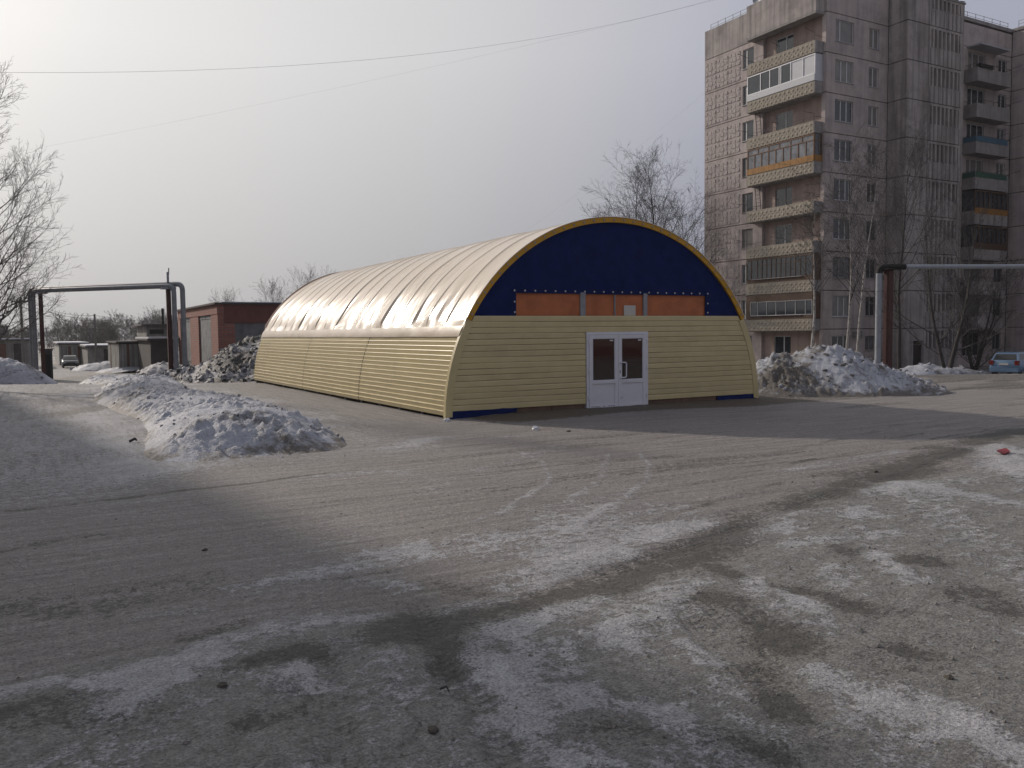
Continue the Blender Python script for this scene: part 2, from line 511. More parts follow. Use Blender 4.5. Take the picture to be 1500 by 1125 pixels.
    ok = (X > -9) & (X < 26) & (Y > 1) & (Y < 24)
    xs_, ys_ = X[ok], Y[ok]
    wob = 0.22 * (fbm(xs_ * 1.7, ys_ * 1.7, 101, 4) - 0.5)
    wob2 = 0.22 * (fbm(xs_ * 1.7 + 31, ys_ * 1.7, 103, 4) - 0.5)
    brk = np.clip(1.6 * fbm(xs_ * 2.2, ys_ * 2.2, 105, 5, 0.65) + 0.15, 0, 1.4)
    ss, mm = np.zeros_like(xs_), np.zeros_like(xs_)
    for kind, wd, st_, pts in SMEARS:
        P = [gp(*q) for q in pts]
        best = np.full_like(xs_, 99.0)
        for A, B in zip(P[:-1], P[1:]):
            dx, dy = B.x - A.x, B.y - A.y
            l2 = dx * dx + dy * dy
            tt = np.clip(((xs_ + wob - A.x) * dx + (ys_ + wob2 - A.y) * dy) / l2, 0, 1)
            best = np.minimum(best, np.hypot(xs_ + wob - A.x - tt * dx, ys_ + wob2 - A.y - tt * dy))
        v = st_ * np.exp(-(best / wd) ** 2) * brk
        if kind == 's':
            ss = np.maximum(ss, v)
        else:
            mm = np.maximum(mm, v)
    snow[ok] += ss * 0.95 - mm * 0.4
    mud[ok] += mm * 1.15 - ss * 0.4
    Z[ok] += 0.012 * ss - 0.012 * mm
    td = np.full_like(X, 9.0)
    ts = np.zeros_like(X)
    for (a, c) in TRACKS:
        A, B = gp(*a), gp(*c)
        d = (B - A); L = d.length; d = d / L
        s = (X - A.x) * d.x + (Y - A.y) * d.y
        o = ((X - A.x) * -d.y + (Y - A.y) * d.x) / 0.105
        o = np.where(np.abs(s - L / 2) > L * 0.5, 9.0, o)
        use = np.abs(o) < np.abs(td)
        td = np.where(use, o, td)
        ts = np.where(use, s, ts)
    inn = sst(1.3, 0.7, np.abs(td))
    Z = Z - 0.012 * inn
    me = grid_mesh('ground', X, Y, Z, ground_material(), True,
                   dict(snow=snow, mud=mud, soil=soil, along=cr, track_d=td, track_s=ts, verge=verge, wet=np.clip(bare * 0.0, 0, 1)))
    tag(obj('ground', me), kind='structure')
make_ground()

# ------------------------------------------------------------------ arched hangar
CREAM = M('cream_sheet', (0.50, 0.42, 0.225), 0.33, 0.09, 1.5, 0.0, 30, spec=0.5)
VINYL = M('cream_vinyl', (0.60, 0.51, 0.40), 0.23, 0.07, 1.2, 0.003, 5, spec=0.55)
BLUE = M('blue_tarp', (0.003, 0.012, 0.075), 0.7, 0.25, 3, 0.003, 14, spec=0.15)
YELLOW = M('yellow_band', (0.46, 0.24, 0.012), 0.5, 0.12, 3)
PVC = M('white_pvc', (0.62, 0.62, 0.66), 0.35, 0.05, 4)
GLASS = M('dark_glass', (0.028, 0.017, 0.015), 0.06, 0.1, 2, spec=0.6)
STEEL = M('grey_steel', (0.24, 0.25, 0.27), 0.45, 0.15, 5, metal=0.3)
BLACK = M('black_gap', (0.015, 0.014, 0.013), 0.9, 0.1)

def arch_x(z):
    return HW / 2 * (1 - math.sqrt(max(0, 1 - (z / HH) ** 2)))
def arch_pt(u, off=0.0):                     # u = 0 left foot .. pi right foot, off = outward
    x, z = HW / 2 * (1 - math.cos(u)), HH * math.sin(u)
    nx, nz = -math.cos(u) * HH, math.sin(u) * HW / 2
    l = math.hypot(nx, nz)
    return x + nx / l * off, z + nz / l * off
def u_of_z(z):
    return math.asin(z / HH)

def make_hangar():
    t = thing('arched_hangar', 'long cream arched hangar with blue gable and white double door', 'hangar', (HX, HY, 0))
    rng = random.Random(4)
    CREAMS = [CREAM, M('cream_sheet_light', (0.515, 0.435, 0.24), 0.31, 0.09, 1.1), M('cream_sheet_dull', (0.475, 0.40, 0.22), 0.37, 0.10, 1.9)]
    # side cladding, strip by strip, sheet by sheet
    seams = [0.0, 6.35, 12.55, 18.6, HL]
    for side in (0, 1):
        ua, ub, n = u_of_z(0.10), u_of_z(2.25), 18
        for c in range(4):
            y0, y1 = seams[c] + 0.012, seams[c + 1] - 0.012
            jz = rng.uniform(-0.006, 0.006)
            for i in range(n):
                u0, u1 = ua + (ub - ua) * i / n, ua + (ub - ua) * (i + 1) / n
                m = MB()
                prof = [(0.0, -0.004), (0.10, 0.0), (0.72, 0.026), (0.80, 0.034), (0.88, 0.032), (0.97, 0.010), (1.01, -0.004)]
                rows = []
                for (k, o) in prof:
                    u = u0 + (u1 - u0) * k
                    if side:
                        u = math.pi - u
                    x, z = arch_pt(u, o + jz)
                    rows.append([(x, y, z) for y in (y0, (y0 * 2 + y1) / 3 + rng.uniform(-.3, .3), (y0 + 2 * y1) / 3, y1)])
                for a, b in zip(rows[:-1], rows[1:]):
                    for k in range(3):
                        q = (a[k + 1], a[k], b[k], b[k + 1])
                        m.quad(*(q if not side else q[::-1]))
                m.build('siding_strip', rng.choice(CREAMS), t, smooth=True)
    # dark lining behind the strips
    m = MB()
    us = [u_of_z(0.1) + (math.pi - 2 * u_of_z(0.1)) * i / 40 for i in range(41)]
    for a, b in zip(us[:-1], us[1:]):
        p, q = arch_pt(a, -0.06), arch_pt(b, -0.06)
        m.quad((p[0], 0.1, p[1]), (p[0], HL - 0.1, p[1]), (q[0], HL - 0.1, q[1]), (q[0], 0.1, q[1]))
    m.build('inner_lining', BLACK, t)
    # vinyl roof over the steel arches: sags between arches, wrinkles towards its lower edge
    nu, nv = 120, 1000
    ul = u_of_z(2.22)
    uu = np.linspace(ul, math.pi - ul, nu)
    vv = np.linspace(-0.02, HL + 0.05, nv)
    U, V = np.meshgrid(uu, vv)
    ribs = 18
    ph = (V / HL * ribs)
    fr = ph - np.floor(ph)
    rib = np.exp(-(np.minimum(fr, 1 - fr) / 0.03) ** 2)
    sag = -0.028 * np.sin(np.pi * fr)
    low = np.exp(-(np.minimum(U - ul, math.pi - ul - U)) / 0.42)
    wr = (fbm(V * 1.5 + 1.2 * U, U * 1.6, 61, 2) - 0.5) + 0.5 * (fbm(V * 4.0 - 2.0 * U, U * 2.0, 62, 2) - 0.5) * np.exp(-((V - 4.5) / 3.0) ** 2)
    fold = np.abs(fbm(V * 1.1 + 3.0 * U, U * 1.6 - V * 0.2, 65, 3) - 0.5)
    cell = vnoise(np.floor(ph), np.floor(ph) * 0 + 2.5, 77)
    off = 0.06 + sag + 0.022 * rib + wr * (0.02 + 0.16 * low * (0.5 + np.exp(-V / 7.0))) - 0.05 * fold * (0.1 + low) + 0.09 * (cell - 0.5) * low
    tight = sst(0.05, 0.0, U - ul) + sst(0.05, 0.0, math.pi - ul - U)
    off = off * (1 - tight) + 0.055 * tight + 0.012 * np.sin(V * 7.3) * tight
    nx, nz = -np.cos(U) * HH, np.sin(U) * HW / 2
    l = np.hypot(nx, nz)
    X = HW / 2 * (1 - np.cos(U)) + nx / l * off
    Z = HH * np.sin(U) + nz / l * off
    o = obj('roof_membrane', grid_mesh('roof_membrane', X, V, Z, VINYL), t)
    # lower hem of the membrane
    for side in (0, 1):
        nn = 300
        vv2 = np.linspace(0, HL, nn)
        rows = []
        for k, (du, o2) in enumerate(((0.0, 0.072), (-0.02, 0.075), (-0.045, 0.066), (-0.055, 0.05))):
            u = ul + 0.005 + du + 0.006 * (fbm(vv2 * 0.7, vv2 * 0 + 1.5, 71, 3) - 0.5) * (k > 1)
            o3 = o2 + 0.02 * (fbm(vv2 * 1.7, vv2 * 0 + k * 0.3, 73, 3) - 0.5)
            u = math.pi - u if side else u
            nx, nz = -np.cos(u) * HH, np.sin(u) * HW / 2
            l = np.hypot(nx, nz)
            rows.append((HW / 2 * (1 - np.cos(u)) + nx / l * o3, vv2, HH * np.sin(u) + nz / l * o3))
        X, V, Z = (np.array([r[i] for r in rows]) for i in range(3))
        obj('membrane_hem', grid_mesh('membrane_hem', X, V, Z, VINYL), t)
    # rope stitches of the hem
    # end trims: yellow band over the gable, cream flashing at the cladding
    def band(u0, u1, o0, o1, y, thick, mat, name, n=60, far=False):
        m = MB()
        for i in range(n):
            a, b = u0 + (u1 - u0) * i / n, u0 + (u1 - u0) * (i + 1) / n
            A0, A1, B0, B1 = arch_pt(a, o0), arch_pt(a, o1), arch_pt(b, o0), arch_pt(b, o1)
            m.quad((A0[0], y, A0[1]), (B0[0], y, B0[1]), (B1[0], y, B1[1]), (A1[0], y, A1[1]))
            m.quad((A1[0], y, A1[1]), (B1[0], y, B1[1]), (B1[0], y + thick, B1[1]), (A1[0], y + thick, A1[1]))
            m.quad((A0[0], y, A0[1]), (A0[0], y + thick, A0[1]), (B0[0], y + thick, B0[1]), (B0[0], y, B0[1]))
        return m.build(name, mat, t)
    uc = u_of_z(2.42)
    yb = band(uc, math.pi - uc, -0.055, 0.075, -0.06, 0.11, YELLOW, 'gable_band', 70)
    band(uc, math.pi - uc, 0.078, 0.095, -0.075, 0.14, VINYL, 'membrane_edge', 70)
    band(uc, math.pi - uc, -0.12, 0.09, HL - 0.02, 0.12, M('rust_trim', (0.16, 0.07, 0.045), 0.7), 'end_band', 60)
    for a, b in ((u_of_z(0.06), u_of_z(2.43)), (math.pi - u_of_z(0.06), math.pi - u_of_z(2.43))):
        band(min(a, b), max(a, b), -0.14, 0.05, -0.045, 0.12, CREAM, 'corner_flashing', 24)
    rv = MB().tube([(0, 0, 0), (0, -0.016, 0)], 0.027, 8).mesh('rivet', STEEL)
    nr = 34
    for i in range(nr):
        u = uc + 0.03 + (math.pi - 2 * uc - 0.06) * i / (nr - 1)
        x, z = arch_pt(u, 0.01)
        obj('rivet', rv, yb, (x, -0.062, z))
    # blue gable cloth with the strip of orange boards let into it
    zt, zo, ox0, ox1 = 2.50, 3.09, 1.96, 8.18
    nxg, nzg = 90, 26
    xs = np.linspace(arch_x(zt) + 0.02, HW - arch_x(zt) - 0.02, nxg)
    def cloth(xa, xb, zlo):
        xx = np.linspace(xa, xb, max(6, int((xb - xa) * 9)))
        top = HH * np.sqrt(np.clip(1 - (xx / (HW / 2) - 1) ** 2, 0, 1)) - 0.03
        T = np.linspace(0, 1, nzg)[:, None]
        Xc = np.repeat(xx[None, :], nzg, 0)
        Zc = zlo + (np.maximum(top, zlo + 0.01)[None, :] - zlo) * T
        Yc = 0.0 + 0.06 * (fbm(Xc * 0.9, Zc * 1.3, 81, 3) - 0.5) + 0.05 * (fbm(Xc * 3 + Zc * 2, Zc * 2, 83, 2) - 0.5)
        return grid_mesh('gable_cloth', Xc, Yc, Zc, BLUE)
    obj('gable_cloth', cloth(arch_x(zt) + 0.02, ox0, zt - 0.05), t)
    obj('gable_cloth', cloth(ox0, ox1, zo), t)
    obj('gable_cloth', cloth(ox1, HW - arch_x(zt) - 0.02, zt - 0.05), t)
    ORANGE = M('orange_board', (0.40, 0.125, 0.045), 0.55, 0.18, 2.5, 0.002, 40)
    for a, b in ((ox0 - 0.03, 3.93), (4.05, 5.0), (5.03, 5.98), (6.09, ox1 + 0.03)):
        MB().box(a, 0.045, zt - 0.03, b, 0.065, zo + 0.03).build('orange_board', ORANGE, t)
    MB().box(3.90, 0.0, zt - 0.1, 4.06, 0.046, zo + 0.04).build('mullion', STEEL, t)
    MB().box(4.997, 0.01, zt - 0.03, 5.033, 0.047, zo + 0.04).build('mullion', STEEL, t)
    MB().box(5.97, 0.0, zt - 0.03, 6.10, 0.046, zo + 0.04).build('mullion', STEEL, t)
    MB().box(5.32, 0.02, 2.525, 5.71, 0.03, 2.80).build('paper_notice', M('paper', (0.5, 0.48, 0.44), 0.9, 0.1), t)
    ey = MB().tube([(0, 0, 0), (0, -0.01, 0)], 0.024, 8).mesh('eyelet', M('eyelet_metal', (0.5, 0.5, 0.5), 0.4, metal=0.6))
    pts = [(ox0 - 0.06 + (ox1 - ox0 + 0.12) * i / 21, zo + 0.06) for i in range(22)]
    pts += [(ox0 - 0.06, zo - 0.22), (ox0 - 0.06, zo - 0.48), (ox1 + 0.06, zo - 0.22), (ox1 + 0.06, zo - 0.48)]
    for (x, z) in pts:
        obj('eyelet', ey, t, (x, -0.035, z))
    # front cladding
    dx0, dx1, dz1 = 4.05, 6.08, 2.09
    n, za, zb = 16, 0.20, 2.52
    for i in range(n):
        z0, z1 = za + (zb - za) * i / n, za + (zb - za) * (i + 1) / n
        l0, l1 = arch_x(z0) + 0.10, arch_x(z1) + 0.10
        spans = [((l0, l1), (HW - l0, HW - l1))]
        if z0 < dz1 - 0.02:
            spans = [((l0, l1), (dx0 - 0.012,) * 2), ((dx1 + 0.012,) * 2, (HW - l0, HW - l1))]
        for (a0, a1), (b0, b1) in spans:
            zc = z1
            j = rng.uniform(-0.002, 0.002)
            m = MB()
            prof = [(z0 + 0.004, 0.004), (z0 + 0.003, -0.026 + j), (z0 + 0.014, -0.031 + j), (zc - 0.03, -0.027 + j), (zc - 0.003, -0.020 + j), (zc, 0.006)]
            rows = []
            for (z, y) in prof:
                k = (z - z0) / (z1 - z0)
                xa, xb = a0 + (a1 - a0) * k, b0 + (b1 - b0) * k
                xs_ = [xa + (xb - xa) * q / 4 for q in range(5)]
                rows.append([(x, y + 0.004 * math.sin(x * 1.7 + i * 2.1) + rng.uniform(-.0015, .0015), z + 0.003 * math.sin(x * 0.9 + i)) for x in xs_])
            for a, b in zip(rows[:-1], rows[1:]):
                for q in range(4):
                    m.quad(a[q], a[q + 1], b[q + 1], b[q])
            m.build('siding_strip', rng.choice(CREAMS), t, smooth=True)
    # backing wall, base boards and blue skirts
    m = MB()
    for a, b, zc0, zc1 in ((0.2, dx0 - 0.01, 0.2, 2.5), (dx1 + 0.01, HW - 0.2, 0.2, 2.5), (dx0 - 0.01, dx1 + 0.01, dz1, 2.5)):
        for i in range(12):
            z0, z1 = zc0 + (zc1 - zc0) * i / 12, zc0 + (zc1 - zc0) * (i + 1) / 12
            aa, bb = max(a, arch_x(z1) + 0.06), min(b, HW - arch_x(z1) - 0.06)
            m.quad((aa, 0.02, z0), (bb, 0.02, z0), (bb, 0.02, z1), (aa, 0.02, z1))
    m.build('backing_wall', BLACK, t)
    WOOD = M('base_wood', (0.135, 0.085, 0.06), 0.8, 0.25, 4, streak=0.2)
    for a, b, z in ((1.95, 2.98, 0.19), (3.0, dx0 - 0.04, 0.195), (dx1 + 0.04, 7.3, 0.185), (7.32, 8.6, 0.19)):
        MB().box(a, 0.0, -0.02, b, 0.035, z + 0.03).build('base_board', WOOD, t)
    for a, b in ((0.04, 1.93), (8.62, HW - 0.04)):
        xx = np.linspace(a, b, 50)
        T = np.linspace(0, 1, 8)[:, None]
        X = np.repeat(xx[None], 8, 0)
        lo = 0.015 + 0.10 * sst(0.5, 1.0, (xx - a) / (b - a)) * (a < 1)
        Z = lo[None] + (0.24 - lo[None]) * T
        Y = -0.02 - 0.03 * (1 - T) + 0.06 * (fbm(X * 2.2 + Z * 3, Z * 7, 91, 3) - 0.5) * (1 - T * 0.7)
        obj('skirt_cloth', grid_mesh('skirt_cloth', X, Y, Z, BLUE), t)
    # stub posts under the side
    for y in np.linspace(0.05, HL - 0.1, 14):
        MB().box(0.06, y, -0.12, 0.11, y + 0.05, 0.14).build('stub_post', STEEL, t)
    for z0, z1 in ((0.02, 0.09),):
        MB().box(0.12, 0.1, z0 - 0.2, 0.2, HL, z1 + 0.03).build('ground_beam', M('dark_beam', (0.04, 0.035, 0.03), 0.9), t)
    # far gable
    m = MB()
    pts = [arch_pt(math.pi * i / 40, -0.05) for i in range(41)]
    m.poly([(p[0], HL - 0.03, p[1]) for p in pts])
    m.build('rear_gable', BLUE, t)
    # the double door
    fr_ = MB()
    fr_.box(dx0, -0.055, 0, dx0 + 0.07, 0.06, dz1).box(dx1 - 0.07, -0.055, 0, dx1, 0.06, dz1).box(dx0 + 0.07, -0.055, dz1 - 0.07, dx1 - 0.07, 0.06, dz1)
    fr_.box(dx0 + 0.07, -0.05, 0.0, dx1 - 0.07, 0.06, 0.035)
    fr_.build('door_frame', PVC, t)
    mid = (dx0 + dx1) / 2
    for k, (a, b) in enumerate(((dx0 + 0.075, mid - 0.004), (mid + 0.004, dx1 - 0.075))):
        z0, z1, s = 0.04, dz1 - 0.075, 0.105
        lf = MB()
        lf.box(a, -0.075, z0, a + s, -0.01, z1).box(b - s, -0.075, z0, b, -0.01, z1)
        lf.box(a + s, -0.075, z0, b - s, -0.01, z0 + s).box(a + s, -0.075, z1 - s * 0.9, b - s, -0.01, z1).box(a + s, -0.075, 0.72, b - s, -0.01, 0.80)
        L = lf.build('door_leaf', PVC, t)
        # glazing beads
        bd = MB()
        for (x0, x1, c0, c1) in ((a + s, b - s, z0 + s, 0.72), (a + s, b - s, 0.80, z1 - s * 0.9)):
            w = 0.016
            bd.box(x0, -0.062, c0, x0 + w, -0.03, c1).box(x1 - w, -0.062, c0, x1, -0.03, c1).box(x0 + w, -0.062, c0, x1 - w, -0.03, c0 + w).box(x0 + w, -0.062, c1 - w, x1 - w, -0.03, c1)
        bd.build('glazing_bead', PVC, L)
        MB().box(a + s, -0.05, z0 + s, b - s, -0.035, 0.72).build('lower_panel', PVC, L)
        MB().box(a + s, -0.045, 0.80, b - s, -0.03, z1 - s * 0.9).build('pane', GLASS, L)
        MB().box(b - s - 0.16, -0.0485, z1 - 0.17, b - s - 0.05, -0.046, z1 - 0.135).build('sticker', PVC, L)
        hx = a - 0.03 if k == 0 else b + 0.002
        for z in (0.3, 1.05, 1.78):
            MB().box(hx, -0.088, z, hx + 0.028, -0.06, z + 0.11).build('hinge', PVC, L)
        if k == 1:
            hxx = a + 0.055
            MB().tube([(hxx, -0.075, 0.86), (hxx + 0.02, -0.12, 0.86), (hxx + 0.14, -0.125, 0.865), (hxx + 0.165, -0.125, 0.89), (hxx + 0.165, -0.125, 1.24), (hxx + 0.14, -0.125, 1.265), (hxx + 0.02, -0.12, 1.27), (hxx, -0.075, 1.27)], 0.017, 8).build('pull_handle', PVC, L, smooth=True)
            MB().box(a + 0.035, -0.082, 0.98, a + 0.06, -0.075, 1.06).build('lock', STEEL, L)
            MB().poly([(a + 0.05, -0.0765, 0.28), (a + 0.13, -0.0765, 0.33), (a + 0.14, -0.0765, 0.345), (a + 0.06, -0.0765, 0.30)]).build('scuff_mark', BLACK, L)
        else:
            film = MB()
            r2 = random.Random(3)
            for rr in range(2):
                for cc in range(10):
                    x = a + 0.02 + cc * 0.078 + rr * 0.03
                    if r2.random() < 0.85:
                        film.poly([(x, -0.0765, 0.06 + rr * 0.045), (x + 0.05, -0.0765, 0.06 + rr * 0.045), (x + 0.05, -0.0765, 0.075 + rr * 0.045 + 0.008 * r2.random()), (x, -0.0765, 0.075 + rr * 0.045)])
            film.build('film_print', M('blue_print', (0.03, 0.04, 0.11), 0.6), L)
    MB().box(dx0 - 0.05, -0.16, 0.0, dx1 + 0.02, 0.05, 0.03).build('threshold', M('threshold', (0.42, 0.37, 0.22), 0.6), t)
make_hangar()

# ------------------------------------------------------------------ apartment block
BX, BY, BZ = 50.4, 43.4, -1.15
def make_block():
    t = thing('apartment_block', 'nine storey weathered pink panel apartment block with patterned concrete balconies', 'building', (BX, BY, BZ))
    PINK = M('pink_panel', (0.40, 0.345, 0.33), 0.9, 0.13, 0.9, 0.01, 12, streak=0.25, dark=(0.2, 0.18, 0.17), dscale=0.5, damt=0.45)
    GREY = M('grey_panel', (0.33, 0.30, 0.285), 0.9, 0.18, 0.8, 0.01, 12, streak=0.55, dark=(0.15, 0.135, 0.125), dscale=0.45, damt=0.55)
    PLASTER = M('loggia_plaster', (0.34, 0.26, 0.225), 0.9, 0.18, 0.9, streak=0.25)
    PEB = M('pebble_concrete', (0.285, 0.255, 0.21), 0.95, 0.25, 7, 0.02, 14)
    REL = M('relief_concrete', (0.385, 0.34, 0.322), 0.95, 0.28, 6, 0.02, 12)
    SLAB = M('slab_concrete', (0.25, 0.235, 0.225), 0.9, 0.2, 1.5, streak=0.3)
    TAR = M('joint_tar', (0.035, 0.032, 0.03), 0.9, 0.2)
    WGL = M('window_glass', (0.03, 0.036, 0.044), 0.07, 0.3, 0.35, spec=0.7)
    WFR = M('window_frame', (0.5, 0.5, 0.5), 0.5, 0.1)
    BRO = M('brown_wood', (0.075, 0.042, 0.026), 0.7, 0.25, 5)
    OCH = M('ochre_wood', (0.26, 0.125, 0.025), 0.7, 0.2, 4)
    WSH = M('white_sheet', (0.42, 0.43, 0.46), 0.4, 0.06, 2)
    RAIL = M('rail_iron', (0.05, 0.047, 0.045), 0.7, 0.2)
    CURT = M('curtain', (0.34, 0.34, 0.36), 0.8, 0.25, 1.3)
    F = [0.42 + 2.84 * k for k in range(10)]          # floor levels above the base (floor 1 = index 0)
    z1b = 0.0
    TOP = 28.35
    # core
    MB().box(0.85, 0.36, 0, 46, 12.3, TOP - 1.0).build('core', TAR, t)

    def panel(name, mat, org, ud, nd, u0, u1, z0, z1, holes=(), depth=0.16, edge=0.30, parent=None):
        m = MB()
        def P(u, z, d=0.0):
            return (org[0] + ud[0] * u + nd[0] * d, org[1] + ud[1] * u + nd[1] * d, z)
        us = sorted({u0, u1, *[h[0] for h in holes], *[h[1] for h in holes]})
        zs = sorted({z0, z1, *[h[2] for h in holes], *[h[3] for h in holes]})
        flip = (ud[0] * nd[1] - ud[1] * nd[0]) > 0
        def q(a, b, c, d):
            m.quad(*((a, b, c, d) if not flip else (d, c, b, a)))
        for a, b in zip(us[:-1], us[1:]):
            for c, d in zip(zs[:-1], zs[1:]):
                if any(h[0] <= a and b <= h[1] and h[2] <= c and d <= h[3] for h in holes):
                    continue
                q(P(a, c), P(b, c), P(b, d), P(a, d))
        for (a, b, c, d) in holes:
            q(P(a, c, -depth), P(a, c), P(a, d), P(a, d, -depth))
            q(P(b, c), P(b, c, -depth), P(b, d, -depth), P(b, d))
            q(P(a, c, -depth), P(b, c, -depth), P(b, c), P(a, c))
            q(P(a, d), P(b, d), P(b, d, -depth), P(a, d, -depth))
        for (a, b, c, d) in ((u0, u0, z0, z1), (u1, u1, z1, z0)):
            q(P(a, c, -edge), P(a, c), P(a, d), P(a, d, -edge))
        q(P(u0, z0, -edge), P(u1, z0, -edge), P(u1, z0), P(u0, z0))
        q(P(u0, z1), P(u1, z1), P(u1, z1, -edge), P(u0, z1, -edge))
        return m.build(name, mat, parent or t)

    GLS = [WGL, WGL, M('curtain_glass', (0.11, 0.112, 0.12), 0.1, 0.45, 1.1, spec=0.6), M('pale_blind_glass', (0.17, 0.16, 0.15), 0.12, 0.3, 0.8, spec=0.5), M('black_glass', (0.012, 0.014, 0.018), 0.05, 0.2, 0.5, spec=0.8)]
    grng = random.Random(8)
    cache = {}
    def window(x, y, z, w, h, n, rz, mat=WFR, glass=WGL, splits=None, curtain=False, sill=True):
        key = (w, h, n, mat.name, splits)
        if key not in cache:
            f = MB()
            e = 0.055
            f.box(0, -0.05, 0, w, 0.03, e).box(0, -0.05, h - e, w, 0.03, h).box(0, -0.05, e, e, 0.03, h - e).box(w - e, -0.05, e, w, 0.03, h - e)
            cuts = splits or tuple(i / n for i in range(1, n))
            for c in cuts:
                f.box(c * w - 0.045, -0.052, e, c * w + 0.045, 0.03, h - e)
            xs = [e] + [v for c in cuts for v in (c * w - 0.045, c * w + 0.045)] + [w - e]
            pm = []
            for a, b in zip(xs[::2], xs[1::2]):
                pm.append((a, MB().box(0, 0, e, b - a, 0.012, h - e)))
            sl = MB().box(-0.06, -0.22, -0.045, w + 0.06, 0.0, -0.015)
            cache[key] = (f.mesh('window', mat), [(a, p) for a, p in pm], sl.mesh('sill', SLAB if mat is not WFR else WSH))
        fm, pm, sm = cache[key]
        glass = grng.choice(GLS)
        o = obj('window', fm, t, (x, y, z), rz)
        for a, p in pm:
            kk = (key, a, glass.name)
            if kk not in cache:
                cache[kk] = p.mesh('pane', glass)
            obj('pane', cache[kk], o, (a, -0.02, 0))
        if sill:
            obj('sill', sm, o, (0, 0.0, 0))
        return o

    G = 0.028                                          # half joint
    OLD = M('old_frame', (0.22, 0.2, 0.19), 0.6, 0.2)
    BRF = M('brown_frame', (0.09, 0.055, 0.04), 0.6, 0.2)
    rng = random.Random(11)
    # ---------- right (long) facade, bay with two window columns
    for k in range(9):
        z0, z1 = (F[k] + G if k else 0.9), F[k + 1] - G
        wz, wt = F[k] + 0.92, F[k] + 2.46
        if k == 0:
            wz, wt = F[0] + 1.15, F[0] + 2.35
        hs = [(0.98, 2.92, wz, wt), (4.6, 5.72, wz + 0.05, wt - 0.05)]
        panel('wall_panel', PINK, (0, 0), (1, 0), (0, -1), 0.02, 6.74, z0, z1, hs)
        fm = WFR if rng.random() < 0.75 else OLD
        window(0.98, 0.15, wz, 1.94, wt - wz, 3, 0, fm, splits=(0.36, 0.68) if k not in (8,) else (0.28,))
        window(4.6, 0.15, wz + 0.05, 1.12, wt - wz - 0.1, 2, 0, WFR if k > 3 else OLD)
    panel('wall_panel', GREY, (0, 0), (1, 0), (0, -1), 0.02, 6.74, 0.0, 0.86)
    panel('wall_panel', PINK, (0, 0), (1, 0), (0, -1), 0.02, 6.74, F[9] + G, TOP - 0.35)
    # ---------- stair tower
    tp = -1.65
    for k in range(10):
        z0, z1 = (F[k] + G if k else 0.0), (F[k + 1] - G if k < 9 else TOP - 0.15)
        panel('wall_panel', GREY, (6.76, 0), (0, 1), (-1, 0), tp + 0.012, -0.03, z0, z1)
        hole = []
        if k < 9 and k > 0 or k == 9:
            hole = []
        if k == 0:
            panel('wall_panel', GREY, (0, tp), (1, 0), (0, -1), 6.775, 9.2, z0, z1, [(8.0, 9.15, 0.12, 2.3)])
            MB().box(8.0, tp + 0.15, 0.12, 9.15, tp + 0.19, 2.3).build('entrance_door', M('dark_door', (0.02, 0.014, 0.012), 0.7), t)
        else:
            panel('wall_panel', GREY, (0, tp), (1, 0), (0, -1), 6.775, 9.2, z0, z1)
        fh = (z0 + 1.25, z1 - 0.18) if k else (z0 + 1.7, z1 - 0.18)
        gp_ = panel('wall_panel', GREY, (0, tp), (1, 0), (0, -1), 9.25, 13.48, z0, z1, [(9.5, 13.0, fh[0], fh[1])], depth=0.35, edge=0.4)
        MB().box(9.5, tp + 0.34, fh[0], 13.0, tp + 0.36, fh[1]).build('stair_glazing', BLACK if k % 3 else M('stair_dark', (0.05, 0.048, 0.046), 0.6), t)
        fin = MB()
        fin.v = [(-0.09, 0, 0), (0.09, 0, 0), (0.13, 0.3, 0), (-0.13, 0.3, 0), (-0.09, 0, 1), (0.09, 0, 1), (0.13, 0.3, 1), (-0.13, 0.3, 1)]
        fin.f = [(0, 1, 5, 4), (1, 2, 6, 5), (3, 0, 4, 7), (4, 5, 6, 7), (0, 3, 2, 1)]
        if 'fin' not in cache:
            cache['fin'] = fin.mesh('fin', GREY)
            cache['flute'] = MB().box(-0.05, -0.05, 0, 0.05, 0.02, 1).mesh('flute', SLAB)
        for i in range(7):
            f = obj('fin', cache['fin'], gp_, (9.5 + 3.5 * (i + 0.5) / 7, tp - 0.03, fh[0] - 0.02))
            f.scale = (1, 1, fh[1] - fh[0] + 0.04)
        if k:
            for i in range(8):
                f = obj('flute', cache['flute'], gp_, (9.45 + 3.6 * i / 7, tp, z0 + 0.02))
                f.scale = (1, 1, fh[0] - z0 - 0.08)
    MB().box(6.95, tp + 0.4, 0, 13.3, 0.6, TOP - 0.4).build('tower_core', TAR, t)
    panel('wall_panel', GREY, (13.5, 0), (0, 1), (1, 0), tp + 0.012, -0.03, 0.0, TOP - 0.15)
    rf = MB()
    rf.box(6.7, tp - 0.06, TOP - 0.14, 13.56, 4.0, TOP - 0.02)
    r_ = rf.build('tower_roof', SLAB, t)
    for i in range(9):                                  # torn roofing felt at the tower edge
        a = 6.8 + i * 0.75
        MB().poly([(a, tp - 0.10, TOP - 0.02 + 0.05 * rng.random()), (a + 0.6, tp - 0.14, TOP + 0.02), (a + 0.55, tp + 0.5, TOP + 0.14 * rng.random() + 0.02), (a + 0.05, tp + 0.5, TOP + 0.02)]).build('roofing_felt', BLACK, r_)
